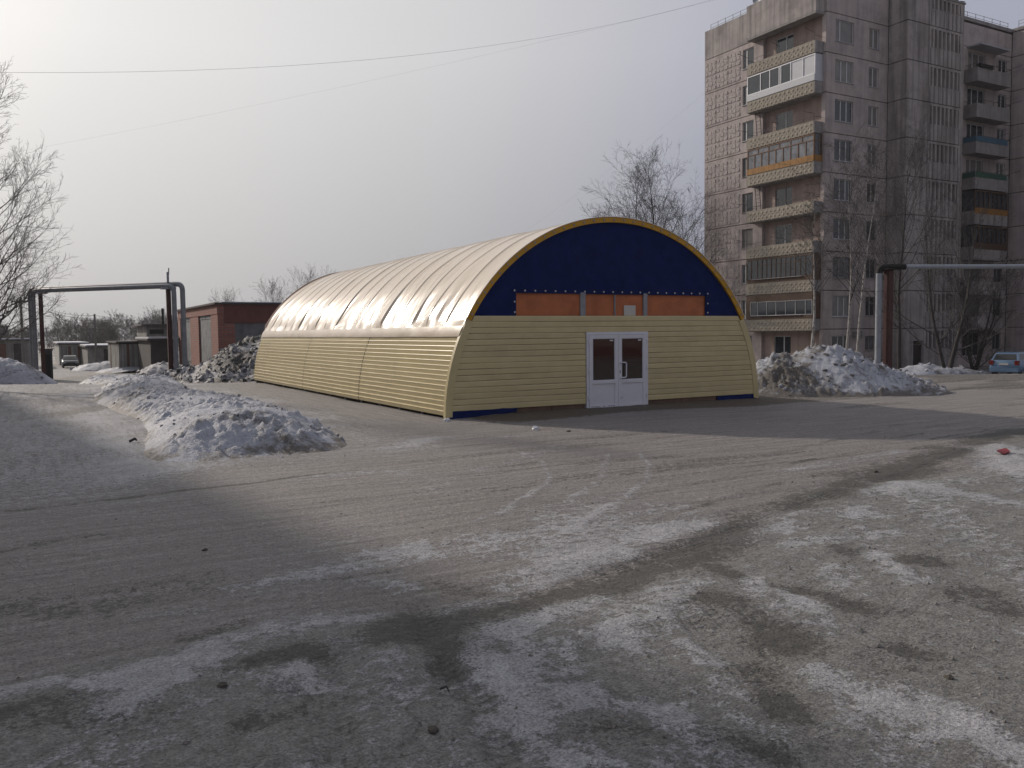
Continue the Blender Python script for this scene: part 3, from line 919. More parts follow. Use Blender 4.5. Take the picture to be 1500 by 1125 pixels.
    # ---------- balcony section right of the tower
    for k in range(9):
        z0, z1 = (F[k] + G if k else 0.0), F[k + 1] - G
        wz, wt = F[k] + 0.92, F[k] + 2.46
        panel('wall_panel', PINK, (0, 0), (1, 0), (0, -1), 13.55, 22.55, z0, z1,
              [(16.6, 18.9, F[k] + 0.5, wt), (20.75, 21.95, wz + 0.05, wt)])
        window(16.6, 0.15, F[k] + 0.5, 2.3, wt - F[k] - 0.5, 3, 0, WFR if k > 4 else OLD, splits=(0.3, 0.66), sill=False)
        window(20.75, 0.15, wz + 0.05, 1.2, wt - wz - 0.05, 2, 0, WFR if k > 4 else OLD)
    panel('wall_panel', PINK, (0, 0), (1, 0), (0, -1), 13.55, 22.55, F[9] + G, TOP - 0.5)
    for k in range(1, 9):
        x0, x1, y0, z = 16.1, 20.6, -1.15, F[k] - 0.05
        b = MB().box(x0, y0, z - 0.14, x1, -0.01, z).build('balcony', SLAB, t)
        w = MB()
        w.box(x0, y0, z, x1, y0 + 0.08, z + 0.95).box(x0, y0 + 0.08, z, x0 + 0.08, -0.01, z + 0.95).box(x1 - 0.08, y0 + 0.08, z, x1, -0.01, z + 0.95)
        w.build('parapet', SLAB if k > 4 else GREY, b)
        if k in (6, 5):
            c = M('blue_board', (0.05, 0.11, 0.16), 0.7) if k == 6 else M('green_board', (0.03, 0.085, 0.06), 0.7)
            MB().box(x0 + 0.02, y0 - 0.03, z + 0.78, x1 - 0.3, y0 - 0.003, z + 1.2).build('fascia_board', c, b)
            MB().box(x0 - 0.03, y0 + 0.02, z + 0.78, x0 - 0.003, -0.05, z + 1.2).build('fascia_board', c, b)
        if k == 8:
            MB().box(x0 + 0.3, y0 - 0.05, z + 2.75, x1 - 0.2, -0.01, z + 2.85).build('canopy', M('tin', (0.33, 0.34, 0.36), 0.5), b)
            MB().box(x0 + 0.1, y0 - 0.12, z + 0.92, x0 + 1.9, y0 + 0.2, z + 1.2).build('storage_box', BLACK, b)
        if k in (4, 3):
            g = MB()
            for i in range(8):
                xx = x0 + (x1 - x0 - 0.07) * i / 7
                g.box(xx, y0 + 0.01, z + 1.2, xx + 0.07, y0 + 0.08, z + 2.55)
            g.box(x0, y0 + 0.012, z + 2.48, x1, y0 + 0.078, z + 2.6).box(x0, y0 + 0.012, z + 1.14, x1, y0 + 0.078, z + 1.24)
            g.build('glazing_frame', BRO, b)
            MB().box(x0 + 0.02, y0 + 0.09, z + 0.95, x1 - 0.02, y0 + 0.1, z + 2.55).build('pane', WGL, b)
            MB().box(x0 + 0.03, y0 + 0.12, z + 0.95, x0 + 0.05, -0.02, z + 2.55).build('pane', WGL, b)
            MB().box(x0 - 0.02, y0 - 0.025, z + 0.72, x1 + 0.02, y0 - 0.003, z + 1.18).build('fascia_board', OCH if k == 4 else BRO, b)
        else:
            rl = MB()
            rl.tube([(x0, -0.05, z + 1.25), (x0, y0, z + 1.25), (x1, y0, z + 1.25), (x1, -0.05, z + 1.25)], 0.02, 5)
            for i in range(5):
                rl.tube([(x0 + (x1 - x0) * i / 4, y0 + 0.03, z + 0.9), (x0 + (x1 - x0) * i / 4, y0 + 0.03, z + 1.25)], 0.015, 5)
            for xx in (x0 + 2.6, x1 - 0.1):
                rl.tube([(xx, y0, z + 1.3), (xx + 0.15, y0 - 0.95, z + 1.45)], 0.018, 5)
            rl.build('rail', RAIL, b)
    # ---------- projecting wing at the far right
    for k in range(10):
        z0, z1 = (F[k] + G if k else 0.0), (F[k + 1] - G if k < 9 else TOP - 0.3)
        panel('wall_panel', PINK, (22.6, 0), (0, 1), (-1, 0), -12.58, -6.35, z0, z1)
        panel('wall_panel', PINK, (22.6, 0), (0, 1), (-1, 0), -6.3, -0.03, z0, z1)
        panel('wall_panel', PINK, (0, -12.6), (1, 0), (0, -1), 22.62, 30, z0, z1)
    MB().box(22.85, -12.3, 0, 40, 1.0, TOP - 0.6).build('wing_core', TAR, t)
    MB().box(22.5, -12.7, TOP - 0.29, 40, 1.0, TOP - 0.05).build('wing_roof', SLAB, t)

    # ---------- left (gable) facade: u runs from the corner (0) to the far end (12.7)
    relief = MB()
    relief.box(0.06, 0.035, 0.06, 1.32, 0.05, 1.12)
    for (a, b, c, d, h) in ((0.5, 0.42, 0.88, 0.76, .05), (0.15, 0.46, 0.44, 0.72, .03), (0.94, 0.46, 1.23, 0.72, .03), (0.56, 0.1, 0.82, 0.36, .03), (0.56, 0.82, 0.82, 1.08, .03),
                         (0.08, 0.08, 0.34, 0.3, .045), (1.04, 0.08, 1.30, 0.3, .045), (0.08, 0.88, 0.34, 1.1, .045), (1.04, 0.88, 1.30, 1.1, .045)):
        relief.box(a, 0.035 - h * 0.6, b, c, 0.036, d)
    # turned so that it lies on the -X face
    relm = MB(); relm.f = relief.f
    relm.v = [(y - 0.052, -x, z) for (x, y, z) in relief.v]
    relm = relm.mesh('relief', REL)
    def lf(u0, u1, z0, z1, holes=(), mat=PINK, x=0.0, depth=0.16):
        return panel('wall_panel', mat, (x, 0), (0, 1), (-1, 0), u0, u1, z0, z1, holes, depth)
    for k in range(9):
        z0, z1 = (F[k] + G if k else 0.0), F[k + 1] - G
        wz, wt = F[k] + 0.92, F[k] + 2.42
        p = lf(6.05, 12.68, z0, z1, [(7.05, 8.25, wz, wt)])
        window(0.15, 8.25, wz, 1.2, wt - wz, 2, R(-90), WFR if k in (0, 1, 2, 6, 7, 8) else OLD, splits=(0.3,))
        for cc in range(3):
            for rr in range(2):
                obj('relief', relm, p, (0, 9.86 + cc * 1.39, F[k] + 0.14 + rr * 1.24 + (0.0 if k else 0.05)))
        lf(0.02, 0.36, z0, z1)
        # loggia back wall
        lf(0.37, 6.04, z0 - G, z1 + G, [(3.3, 5.0, F[k] + (0.15 if k else 0.95), F[k] + 2.35)], PLASTER, 0.30, 0.12)
        zl = 0.15 if k else 0.95
        window(0.41, 5.0, F[k] + zl, 1.7, 2.35 - zl, 2, R(-90), WFR if k not in (4,) else OLD, splits=(0.58,), sill=(k == 0))
    MB().box(0.03, 0.36, 0.42, 0.29, 6.04, 0.55).build('plinth_ledge', SLAB, t)
    att = lf(0.02, 12.68, F[9] + G, TOP, mat=GREY)
    panel('wall_panel', GREY, (0, 12.7), (1, 0), (0, 1), 0.02, 20, 0, TOP - 0.3)
    MB().box(0.3, 0.3, TOP - 0.33, 46, 12.4, TOP - 0.06).build('roof', SLAB, t)
    MB().box(0.0, -0.04, TOP - 0.34, 22.5, 0.3, TOP - 0.06).build('roof_coping', SLAB, t)
    # canopy block over the top balcony
    MB().box(-0.85, 0.2, F[9] - 0.2, -0.003, 7.0, F[9] - 0.02).build('canopy', SLAB, t)
    MB().box(-0.85, 0.2, F[9] - 0.015, -0.003, 7.0, TOP + 0.05).build('canopy_block', GREY, t)
    # balconies
    y0, y1, px = 0.34, 6.85, -0.75
    for k in range(1, 9):
        z = F[k] - 0.02
        b = MB().box(px, y0, z - 0.12, 0.28, y1, z).build('balcony', SLAB, t)
        MB().box(px - 0.10, y0 + 0.0, z - 0.06, px - 0.003, (y0 + y1) / 2 - 0.012, z + 0.80).build('parapet', PEB, b)
        MB().box(px - 0.10, (y0 + y1) / 2 + 0.012, z - 0.06, px - 0.003, y1, z + 0.80).build('parapet', PEB, b)
        MB().box(px - 0.095, y0 - 0.10, z - 0.05, -0.003, y0 - 0.003, z + 0.78).build('side_parapet', SLAB, b)
        MB().box(px - 0.095, y1 + 0.003, z - 0.05, -0.003, y1 + 0.08, z + 0.78).build('side_parapet', SLAB, b)
        if 'prel' not in cache:
            pr = MB()
            for i in range(15):
                for j in range(2):
                    cy, cz, a = 0.25 + i * 0.42, 0.20 + j * 0.40, 0.17
                    n = len(pr.v)
                    pr.v += [(0, cy - a, cz), (0, cy, cz - a), (0, cy + a, cz), (0, cy, cz + a), (-0.045, cy, cz)]
                    pr.f += [(n, n + 4, n + 1), (n + 1, n + 4, n + 2), (n + 2, n + 4, n + 3), (n + 3, n + 4, n)]
                    if i < 14:
                        n = len(pr.v)
                        cy, cz, a = cy + 0.21, 0.40 if j else 0.02, 0.10
                        pr.v += [(0, cy - a, cz), (0, cy, cz - a), (0, cy + a, cz), (0, cy, cz + a), (-0.03, cy, cz)]
                        pr.f += [(n, n + 4, n + 1), (n + 1, n + 4, n + 2), (n + 2, n + 4, n + 3), (n + 3, n + 4, n)]
            cache['prel'] = pr.mesh('relief', PEB)
        obj('relief', cache['prel'], b, (px - 0.101, y0, z - 0.04))
        xf = px - 0.05                                   # plane of glazing
        zt = F[k + 1] - 0.16
        if k == 7:                                       # white glazed
            MB().box(xf - 0.09, y0 - 0.1, z + 0.80, xf + 0.05, y1 + 0.02, z + 1.25).build('fascia_board', WSH, b)
            MB().box(xf + 0.05, y0 - 0.1, z + 0.80, -0.01, y0 - 0.04, z + 1.25).build('fascia_board', WSH, b)
            g = MB()
            ys = [y0 - 0.08, 1.35, 2.5, 3.45, 3.62, 4.55, 5.5, y1]
            for yy in ys:
                g.box(xf - 0.05, yy - 0.035, z + 1.25, xf + 0.03, yy + 0.035, zt)
            g.box(xf - 0.045, y0 - 0.08, zt - 0.08, xf + 0.025, y1, zt).box(xf - 0.055, y0 - 0.08, z + 1.253, xf + 0.03, y1, z + 1.33)
            g.build('glazing_frame', M('bright_frame', (0.6, 0.6, 0.62), 0.4), b)
            for i, (a, c) in enumerate(zip(ys[:-1], ys[1:])):
                if c - a > 0.3:
                    gm = WSH if i < 2 else WGL
                    MB().box(xf - 0.01, a + 0.035, z + 1.33, xf, c - 0.035, zt - 0.08).build('pane', gm, b)
                    if i >= 2:
                        pass
            MB().box(xf + 0.04, y0 - 0.07, z + 1.25, -0.01, y0 - 0.05, zt).build('pane', WSH, b)
        elif k == 5:                                     # ochre timber glazing with net curtains
            for i in range(13):
                a, c = y0 - 0.08 + i * 0.534, y0 - 0.08 + (i + 1) * 0.534 - 0.012
                MB().box(xf - 0.09, a, z + 0.78, xf - 0.02, min(c, y1), z + 1.22).build('fascia_board', OCH, b)
            MB().box(xf + 0.0, y0 - 0.12, z + 0.78, -0.01, y0 - 0.09, z + 1.22).build('fascia_board', OCH, b)
            g = MB()
            for i in range(10):
                yy = y0 - 0.05 + (y1 - y0) * i / 9
                g.box(xf - 0.05, yy - 0.03, z + 1.22, xf + 0.02, yy + 0.03, zt - 0.42)
            for i in range(7):
                yy = y0 - 0.05 + (y1 - y0) * i / 6
                g.box(xf - 0.048, yy - 0.035, zt - 0.42, xf + 0.018, yy + 0.035, zt)
            g.box(xf - 0.052, y0 - 0.08, zt - 0.46, xf + 0.022, y1, zt - 0.40).box(xf - 0.055, y0 - 0.08, zt - 0.05, xf + 0.025, y1, zt + 0.02)
            for xx in (xf, -0.35, -0.08):
                g.box(xx - 0.03, y0 - 0.12, z + 1.22, xx + 0.03, y0 - 0.07, zt)
            g.box(xf, y0 - 0.115, zt - 0.46, -0.02, y0 - 0.075, zt - 0.40)
            g.build('glazing_frame', M('timber_frame', (0.14, 0.068, 0.03), 0.7, 0.2, 4), b)
            MB().box(xf - 0.01, y0, z + 1.2, xf, y1, zt).build('pane', M('curtained_glass', (0.16, 0.165, 0.18), 0.12, 0.5, 1.6, spec=0.6), b)
            MB().box(xf, y0 - 0.1, z + 1.2, -0.02, y0 - 0.09, zt).build('pane', WGL, b)
        elif k in (1, 2):                                # dark brown glazing
            g = MB()
            if k == 2:
                ys = [y0 - 0.05, 0.95] + [0.95 + i * 0.475 for i in range(1, 11)] + [6.35, y1]
                lo, hi = z + 1.15, zt - 0.1
                fr = BRO
                g.box(xf - 0.04, y0 - 0.05, (lo + hi) / 2 + 0.3, xf + 0.02, 6.0, (lo + hi) / 2 + 0.34)
            else:
                ys = [y0 - 0.05, 0.9, 1.85, 2.8, 3.75, 4.7, 5.65, 6.4]
                lo, hi = z + 1.15, z + 2.15
                fr = M('pale_frame', (0.3, 0.3, 0.3), 0.6)
            for yy in ys:
                g.box(xf - 0.045, yy - 0.03, lo, xf + 0.02, yy + 0.03, hi)
            g.box(xf - 0.05, ys[0], lo - 0.06, xf + 0.025, ys[-1], lo).box(xf - 0.05, ys[0], hi, xf + 0.025, ys[-1], hi + 0.05)
            g.build('glazing_frame', fr, b)
            MB().box(xf - 0.01, y0, lo, xf, y1 - 0.1, hi).build('pane', WGL, b)
            w = MB()
            w.box(xf - 0.03, y0 - 0.09, z + 0.803, xf + 0.0, y1, lo - 0.065).box(xf - 0.028, y0 - 0.09, hi + 0.055, xf, y1, zt + 0.02)
            w.box(xf - 0.027, ys[-1] + 0.035, lo - 0.06, xf + 0.0, y1, hi + 0.05).box(xf + 0.003, y0 - 0.1, z + 0.80, -0.01, y0 - 0.06, zt)
            w.build('timber_cladding', BRO, b)
            MB().box(xf - 0.16, 1.2, lo - 0.055, xf - 0.051, 6.2, lo - 0.03).build('ledge', WFR, b)
        else:                                            # open, with thin rails
            rl = MB()
            rl.tube([(-0.02, y1, z + 1.12), (px - 0.05, y1, z + 1.12), (px - 0.05, y0 - 0.05, z + 1.12), (-0.02, y0 - 0.05, z + 1.12)], 0.016, 5)
            for i in range(8):
                yy = y0 + (y1 - y0) * i / 7
                rl.tube([(px - 0.05, yy, z + 0.78), (px - 0.05, yy, z + 1.12)], 0.012, 5)
            for yy, ex in ((y0, 0.9), (y0 + 3.3, 0.7), (y1, 1.0)):
                rl.tube([(px - 0.05, yy, z + 0.8), (px - 0.05, yy, z + 1.35)], 0.02, 5)
                rl.tube([(px - 0.05, yy, z + 1.33), (px - 0.05 - ex, yy + 0.1, z + 1.55 if k == 8 else z + 1.36)], 0.018, 5)
            rl.build('rail', RAIL, b)
        if k in (6, 4):                                  # fire ladder between balconies
            la = MB()
            for s_ in (0, 0.45):
                la.tube([(px + 0.3, y1 - 0.75 - s_, z + 0.0), (px + 0.3, y1 - 0.45 - s_, z + 2.75)], 0.03, 5)
            for i in range(9):
                yy = y1 - 0.75 + 0.3 * i / 9
                la.tube([(px + 0.3, yy, z + 0.25 + i * 0.3), (px + 0.3, yy - 0.45, z + 0.25 + i * 0.3)], 0.015, 5)
            la.build('fire_ladder', RAIL, b)
    # ---------- roof rails and masts
    def rails(pts, n):
        for (a, c) in zip(pts[:-1], pts[1:]):
            m = MB()
            a, c = Vector(a), Vector(c)
            for h in (0.35, 0.62):
                m.tube([a + Vector((0, 0, h)), c + Vector((0, 0, h))], 0.014, 4)
            for i in range(n + 1):
                p = a.lerp(c, i / n)
                m.tube([p - Vector((0, 0, 0.1)), p + Vector((0, 0, 0.66))], 0.018, 4)
            m.build('roof_rail', RAIL, t)
    rails([(0.4, 12.4, TOP - 0.05), (0.4, 7.2, TOP - 0.05), (0.4, 0.5, TOP + 0.0)], 6)
    rails([(13.6, 0.4, TOP - 0.06), (22.6, 0.4, TOP - 0.06)], 8)
    rails([(22.8, -0.4, TOP - 0.06), (22.8, -12, TOP - 0.06)], 10)
    ms = MB().tube([(0.5, 6.6, TOP - 0.1), (0.5, 6.6, TOP + 2.4)], 0.05, 6).build('roof_mast', RAIL, t)
    MB().tube([(0.5, 6.6, TOP + 1.5), (0.5, 6.6, TOP + 2.1)], 0.22, 8).build('mast_unit', RAIL, ms)
    ds = MB()
    for i in range(12):
        a, c = 2 * math.pi * i / 12, 2 * math.pi * (i + 1) / 12
        ds.poly([(0.42, 7.0, TOP + 0.9), (0.22, 7.0 + 0.45 * math.cos(a), TOP + 0.9 + 0.45 * math.sin(a)), (0.22, 7.0 + 0.45 * math.cos(c), TOP + 0.9 + 0.45 * math.sin(c))])
    ds.tube([(0.45, 7.0, TOP - 0.1), (0.45, 7.0, TOP + 0.9)], 0.03, 5)
    ds.build('satellite_dish', STEEL, t)
    ac = MB().box(3.2, -0.35, 2.6, 3.75, -0.01, 3.05).box(3.85, -0.33, 2.7, 4.3, -0.01, 3.1).build('air_conditioner', SLAB, t)
make_block()

# ------------------------------------------------------------------ bare trees
def grow_tree(seed, h, r, nb=34, spread=0.36, start=0.22, droop=0.0, up=0.9, lean=(0, 0), sub=9, twig=5, stems=1, profile='birch', rmin=0.0065, rk=0.5):
    rng = random.Random(seed)
    trunk, crown = [], []
    def jit(d, a):
        return Vector((d.x + rng.gauss(0, a), d.y + rng.gauss(0, a), d.z + rng.gauss(0, a))).normalized()
    def side(d, ang):
        a = d.orthogonal().normalized()
        b = d.cross(a)
        f = rng.uniform(0, 2 * math.pi)
        return (d * math.cos(ang) + (a * math.cos(f) + b * math.sin(f)) * math.sin(ang)).normalized()
    def branch(p, d, L, rad, lev):
        n = (8, 5, 3)[lev]
        seg = L / n
        kids = (sub, twig, 0)[lev]
        spots = sorted(rng.uniform(0.18, 1.0) * n for _ in range(kids))
        for i in range(n):
            t0, t1 = i / n, (i + 1) / n
            d = jit(d, (0.065, 0.09, 0.12)[lev])
            if lev == 0:
                d = (d + Vector((0, 0, 0.09 * up - 0.30 * droop * t0))).normalized()
            else:
                d = (d + Vector((0, 0, (0.05 * up - 0.42 * droop * (0.3 + t0)))).normalized() * abs(0.05 * up - 0.30 * droop)).normalized()
            q = p + d * seg
            r0, r1 = rad * (1 - 0.85 * t0), rad * (1 - 0.85 * t1)
            crown.append((p, q, max(r0, rmin), max(r1, rmin * 0.85)))
            while spots and spots[0] <= i + 1:
                f = spots.pop(0) - i
                k = (1 - 0.55 * (i + f) / n)
                branch(p.lerp(q, f), side(d, rng.uniform(0.45, 0.95)), L * (0.42, 0.36)[lev] * rng.uniform(0.6, 1.25) * (0.45 + k * 0.6), rad * (0.42, 0.42)[lev] * k + 0.002, lev + 1)
            p = q
    for s in range(stems):
        p = Vector((0, 0, -0.2))
        d = Vector((lean[0], lean[1], 1)).normalized()
        if stems > 1:
            a = rng.uniform(-0.4, 0.4) + s * 2 * math.pi / stems
            d = Vector((math.cos(a) * 0.35 + lean[0], math.sin(a) * 0.35 + lean[1], 1)).normalized()
        n = 16
        hh = h * 0.9 * (1 if s == 0 else rng.uniform(0.75, 0.95))
        seg = (hh + 0.2) / n / max(d.z, 0.8)
        ns = nb // stems
        spots = sorted(start * n + (1 - start) * n * min(0.999, (q + rng.random()) / ns) ** 0.95 for q in range(ns))
        for i in range(n):
            t0, t1 = i / n, (i + 1) / n
            d = (jit(d, 0.035) + Vector((0, 0, 0.06))).normalized()
            q = p + d * seg
            rr = r if s == 0 else r * 0.8
            trunk.append((p, q, max(rr * (1 - t0) ** 0.85, 0.012), max(rr * (1 - t1) ** 0.85, 0.008)))
            while spots and spots[0] <= i + 1:
                f = spots.pop(0) - i
                tt = (i + f) / n
                if profile == 'birch':
                    L = h * spread * (0.35 + 0.9 * math.sin(math.pi * min(1, (1 - tt) * 0.85 + 0.03))) * rng.uniform(0.6, 1.15)
                    ang = 0.45 + 0.5 * (1 - tt)
                else:
                    L = h * spread * (0.35 + 0.8 * (1 - tt)) * rng.uniform(0.6, 1.2)
                    ang = 0.6 + 0.5 * (1 - tt)
                L = min(L, h * 0.5)
                branch(p.lerp(q, f), side(d, ang * rng.uniform(0.75, 1.25)), L, max(rr * (1 - tt) * rk, rmin * 2.4), 0)
            p = q
    return trunk, crown
def seg_mesh(name, segs, k, mat, smooth=False):
    P0 = np.array([s[0][:] for s in segs]); P1 = np.array([s[1][:] for s in segs])
    r0 = np.array([s[2] for s in segs])[:, None]; r1 = np.array([s[3] for s in segs])[:, None]
    D = P1 - P0
    D /= np.linalg.norm(D, axis=1, keepdims=True) + 1e-9
    ref = np.where(np.abs(D[:, 2:3]) < 0.9, np.array([[0, 0, 1.0]]), np.array([[1.0, 0, 0]]))
    A = np.cross(D, ref); A /= np.linalg.norm(A, axis=1, keepdims=True)
    B = np.cross(D, A)
    n = len(segs)
    V = np.zeros((n, 2 * k, 3))
    for j in range(k):
        c, s = math.cos(2 * math.pi * j / k), math.sin(2 * math.pi * j / k)
        V[:, j] = P0 + (A * c + B * s) * r0
        V[:, k + j] = P1 + (A * c + B * s) * r1
    base = (np.arange(n) * 2 * k)[:, None]
    q = np.concatenate([base + np.array([[j, (j + 1) % k, k + (j + 1) % k, k + j]]) for j in range(k)], 0)
    return raw_mesh(name, V.reshape(-1, 3), q, mat, smooth)
def raw_mesh(name, V, q, mat, smooth=False):
    w = q.shape[1]
    me = bpy.data.meshes.new(name)
    me.vertices.add(len(V))
    me.vertices.foreach_set('co', V.astype(np.float32).ravel())
    me.loops.add(q.size)
    me.loops.foreach_set('vertex_index', q.astype(np.int32).ravel())
    me.polygons.add(len(q))
    me.polygons.foreach_set('loop_start', (np.arange(len(q)) * w).astype(np.int32))
    me.polygons.foreach_set('use_smooth', np.full(len(q), smooth))
    me.materials.append(mat)
    me.update(calc_edges=True)
    return me
BIRCH = M('birch_bark', (0.36, 0.34, 0.32), 0.8, 0.2, 5, dark=(0.03, 0.028, 0.026), dscale=4.5, damt=0.85)
BARK = M('dark_bark', (0.036, 0.032, 0.03), 0.9, 0.3, 5)
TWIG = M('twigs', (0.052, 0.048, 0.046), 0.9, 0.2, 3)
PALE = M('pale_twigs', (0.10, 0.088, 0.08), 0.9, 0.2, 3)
def tree(label, loc, seed, h, r, bark, tw=TWIG, group=None, name='bare_tree', **kw):
    t = thing(name, label, 'tree', loc, 0, group)
    a, b = grow_tree(seed, h, r, **kw)
    obj('trunk', seg_mesh('trunk', a, 8, bark, True), t)
    obj('crown', seg_mesh('crown', b, 3, tw), t)
    return t
def at(px, depth, py=500):
    p = dp(px, py, depth)
    return (p.x, p.y, tz(p.x, p.y))
def hgt(px, py, depth):
    p = dp(px, py, depth)
    return p.z - tz(p.x, p.y)
# big tree at the left edge of the yard
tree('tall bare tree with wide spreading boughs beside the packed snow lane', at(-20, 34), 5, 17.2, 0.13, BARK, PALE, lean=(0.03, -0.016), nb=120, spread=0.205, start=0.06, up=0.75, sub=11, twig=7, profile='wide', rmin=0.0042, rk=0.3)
# birches between the hangar and the block
tree('slim white birch rising behind the peak of the tall snow heap', at(1187, 47), 12, hgt(1180, 285, 47), 0.095, BIRCH, TWIG, 'birches before the apartment block', 'birch_tree', nb=22, spread=0.26, start=0.45, droop=0.3, sub=7, twig=4)
tree('white birch growing beside the grey air conditioners of the block', at(1240, 54), 15, hgt(1245, 215, 54), 0.085, BIRCH, TWIG, 'birches before the apartment block', 'birch_tree', nb=30, spread=0.32, start=0.35, droop=0.3, sub=8, twig=5)
tree('leaning white birch next to the red gantry post', at(1254, 53), 18, hgt(1262, 225, 53), 0.08, BIRCH, TWIG, 'birches before the apartment block', 'birch_tree', nb=28, spread=0.30, start=0.35, droop=0.3, lean=(0.06, -0.02), sub=8, twig=5)
tree('dark bare tree before the corner of the stair tower', at(1318, 58), 23, hgt(1318, 200, 58), 0.13, BARK, TWIG, None, 'bare_tree', nb=34, spread=0.34, start=0.2, sub=8, twig=5)
tree('dark forked tree in front of the stair tower entrance', at(1388, 54, 530), 27, hgt(1388, 310, 54), 0.16, BARK, TWIG, None, 'forked_tree', nb=40, spread=0.40, start=0.16, stems=2, sub=8, twig=5)
tree('dark bushy tree beside the parked blue hatchback', at(1428, 58, 530), 29, hgt(1428, 385, 58), 0.10, BARK, M('black_twigs', (0.03, 0.027, 0.025), 0.9), None, 'bushy_tree', nb=50, spread=0.42, start=0.05, stems=4, sub=8, twig=6)
# trees behind the hangar
tree('tallest birch rising behind the hangar roof', at(973, 75), 31, hgt(973, 216, 75), 0.2, BARK, TWIG, 'trees behind the hangar', 'birch_tree', nb=40, spread=0.30, start=0.2, droop=0.35, sub=10, twig=6)
tree('dense rounded birch behind the crown of the hangar arch', at(932, 78), 33, hgt(932, 246, 78), 0.18, BARK, TWIG, 'trees behind the hangar', 'birch_tree', nb=50, spread=0.32, start=0.15, droop=0.25, sub=10, twig=6)
tree('low drooping birch between the hangar roof and the apartment block', at(1008, 72), 35, hgt(1008, 300, 72), 0.16, BARK, TWIG, 'trees behind the hangar', 'birch_tree', nb=40, spread=0.42, start=0.15, droop=0.35, sub=9, twig=6)
tree('small birch showing just over the hangar roof ridge', at(895, 80), 37, hgt(895, 300, 80), 0.14, BARK, TWIG, 'trees behind the hangar', 'birch_tree', nb=36, spread=0.32, start=0.2, droop=0.3, sub=8, twig=5)
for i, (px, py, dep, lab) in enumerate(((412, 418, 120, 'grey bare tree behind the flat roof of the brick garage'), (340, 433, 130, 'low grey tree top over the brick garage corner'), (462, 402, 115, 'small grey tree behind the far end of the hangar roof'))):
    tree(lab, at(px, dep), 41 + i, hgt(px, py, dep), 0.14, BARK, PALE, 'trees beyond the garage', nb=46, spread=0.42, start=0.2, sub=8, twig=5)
# the far wood
def far_wood():
    base = []
    for s in range(4):
        a, b = grow_tree(60 + s, 10, 0.12, nb=26, spread=0.42, start=0.12, sub=6, twig=4)
        segs = a + b
        base.append((np.array([x[0][:] for x in segs]), np.array([x[1][:] for x in segs]), np.array([max(x[2], 0.016) for x in segs]), np.array([max(x[3], 0.014) for x in segs])))
    rng = random.Random(9)
    allp = []
    tops = [(-40, 470), (0, 474), (40, 478), (70, 478), (88, 462), (105, 470), (125, 464), (150, 470), (172, 462), (190, 466), (210, 468), (228, 456), (250, 462), (300, 470), (380, 470)]
    for i in range(150):
        px = rng.uniform(-60, 330) if i > 14 else tops[i][0]
        dep = rng.uniform(150, 260)
        p0 = at(px, dep)
        ty = np.interp(px, [t_[0] for t_ in tops], [t_[1] for t_ in tops]) + (0 if i <= 14 else rng.uniform(3, 24))
        h = hgt(px, ty, dep)
        P0, P1, r0, r1 = base[rng.randrange(4)]
        s, a = h / 10, rng.uniform(0, 6.28)
        Rm = np.array([[math.cos(a), -math.sin(a), 0], [math.sin(a), math.cos(a), 0], [0, 0, 1]]) * s * np.array([[1.15], [1.15], [1]])
        allp.append((P0 @ Rm.T + np.array(p0), P1 @ Rm.T + np.array(p0), r0 * 1.2, r1 * 1.2))
    segs = None
    P0, P1 = np.concatenate([a[0] for a in allp]), np.concatenate([a[1] for a in allp])
    r0, r1 = np.concatenate([a[2] for a in allp])[:, None], np.concatenate([a[3] for a in allp])[:, None]
    # two crossed strips for each twig
    D = P1 - P0
    D /= np.linalg.norm(D, axis=1, keepdims=True) + 1e-9
    A = np.cross(D, np.array([[0.3, 0.2, 1.0]])); A /= np.linalg.norm(A, axis=1, keepdims=True) + 1e-9
    B = np.cross(D, A)
    n = len(P0)
    V = np.zeros((n, 6, 3))
    for j in range(3):
        c, s = math.cos(2.0944 * j), math.sin(2.0944 * j)
        V[:, j] = P0 + (A * c + B * s) * r0
        V[:, 3 + j] = P1 + (A * c + B * s) * r1
    base_ = (np.arange(n) * 6)[:, None]
    q = np.concatenate([base_ + np.array([[j, (j + 1) % 3, 3 + (j + 1) % 3, 3 + j]]) for j in range(3)], 0)
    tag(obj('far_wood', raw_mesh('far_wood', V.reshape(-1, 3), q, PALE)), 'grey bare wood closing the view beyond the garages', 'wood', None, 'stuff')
far_wood()

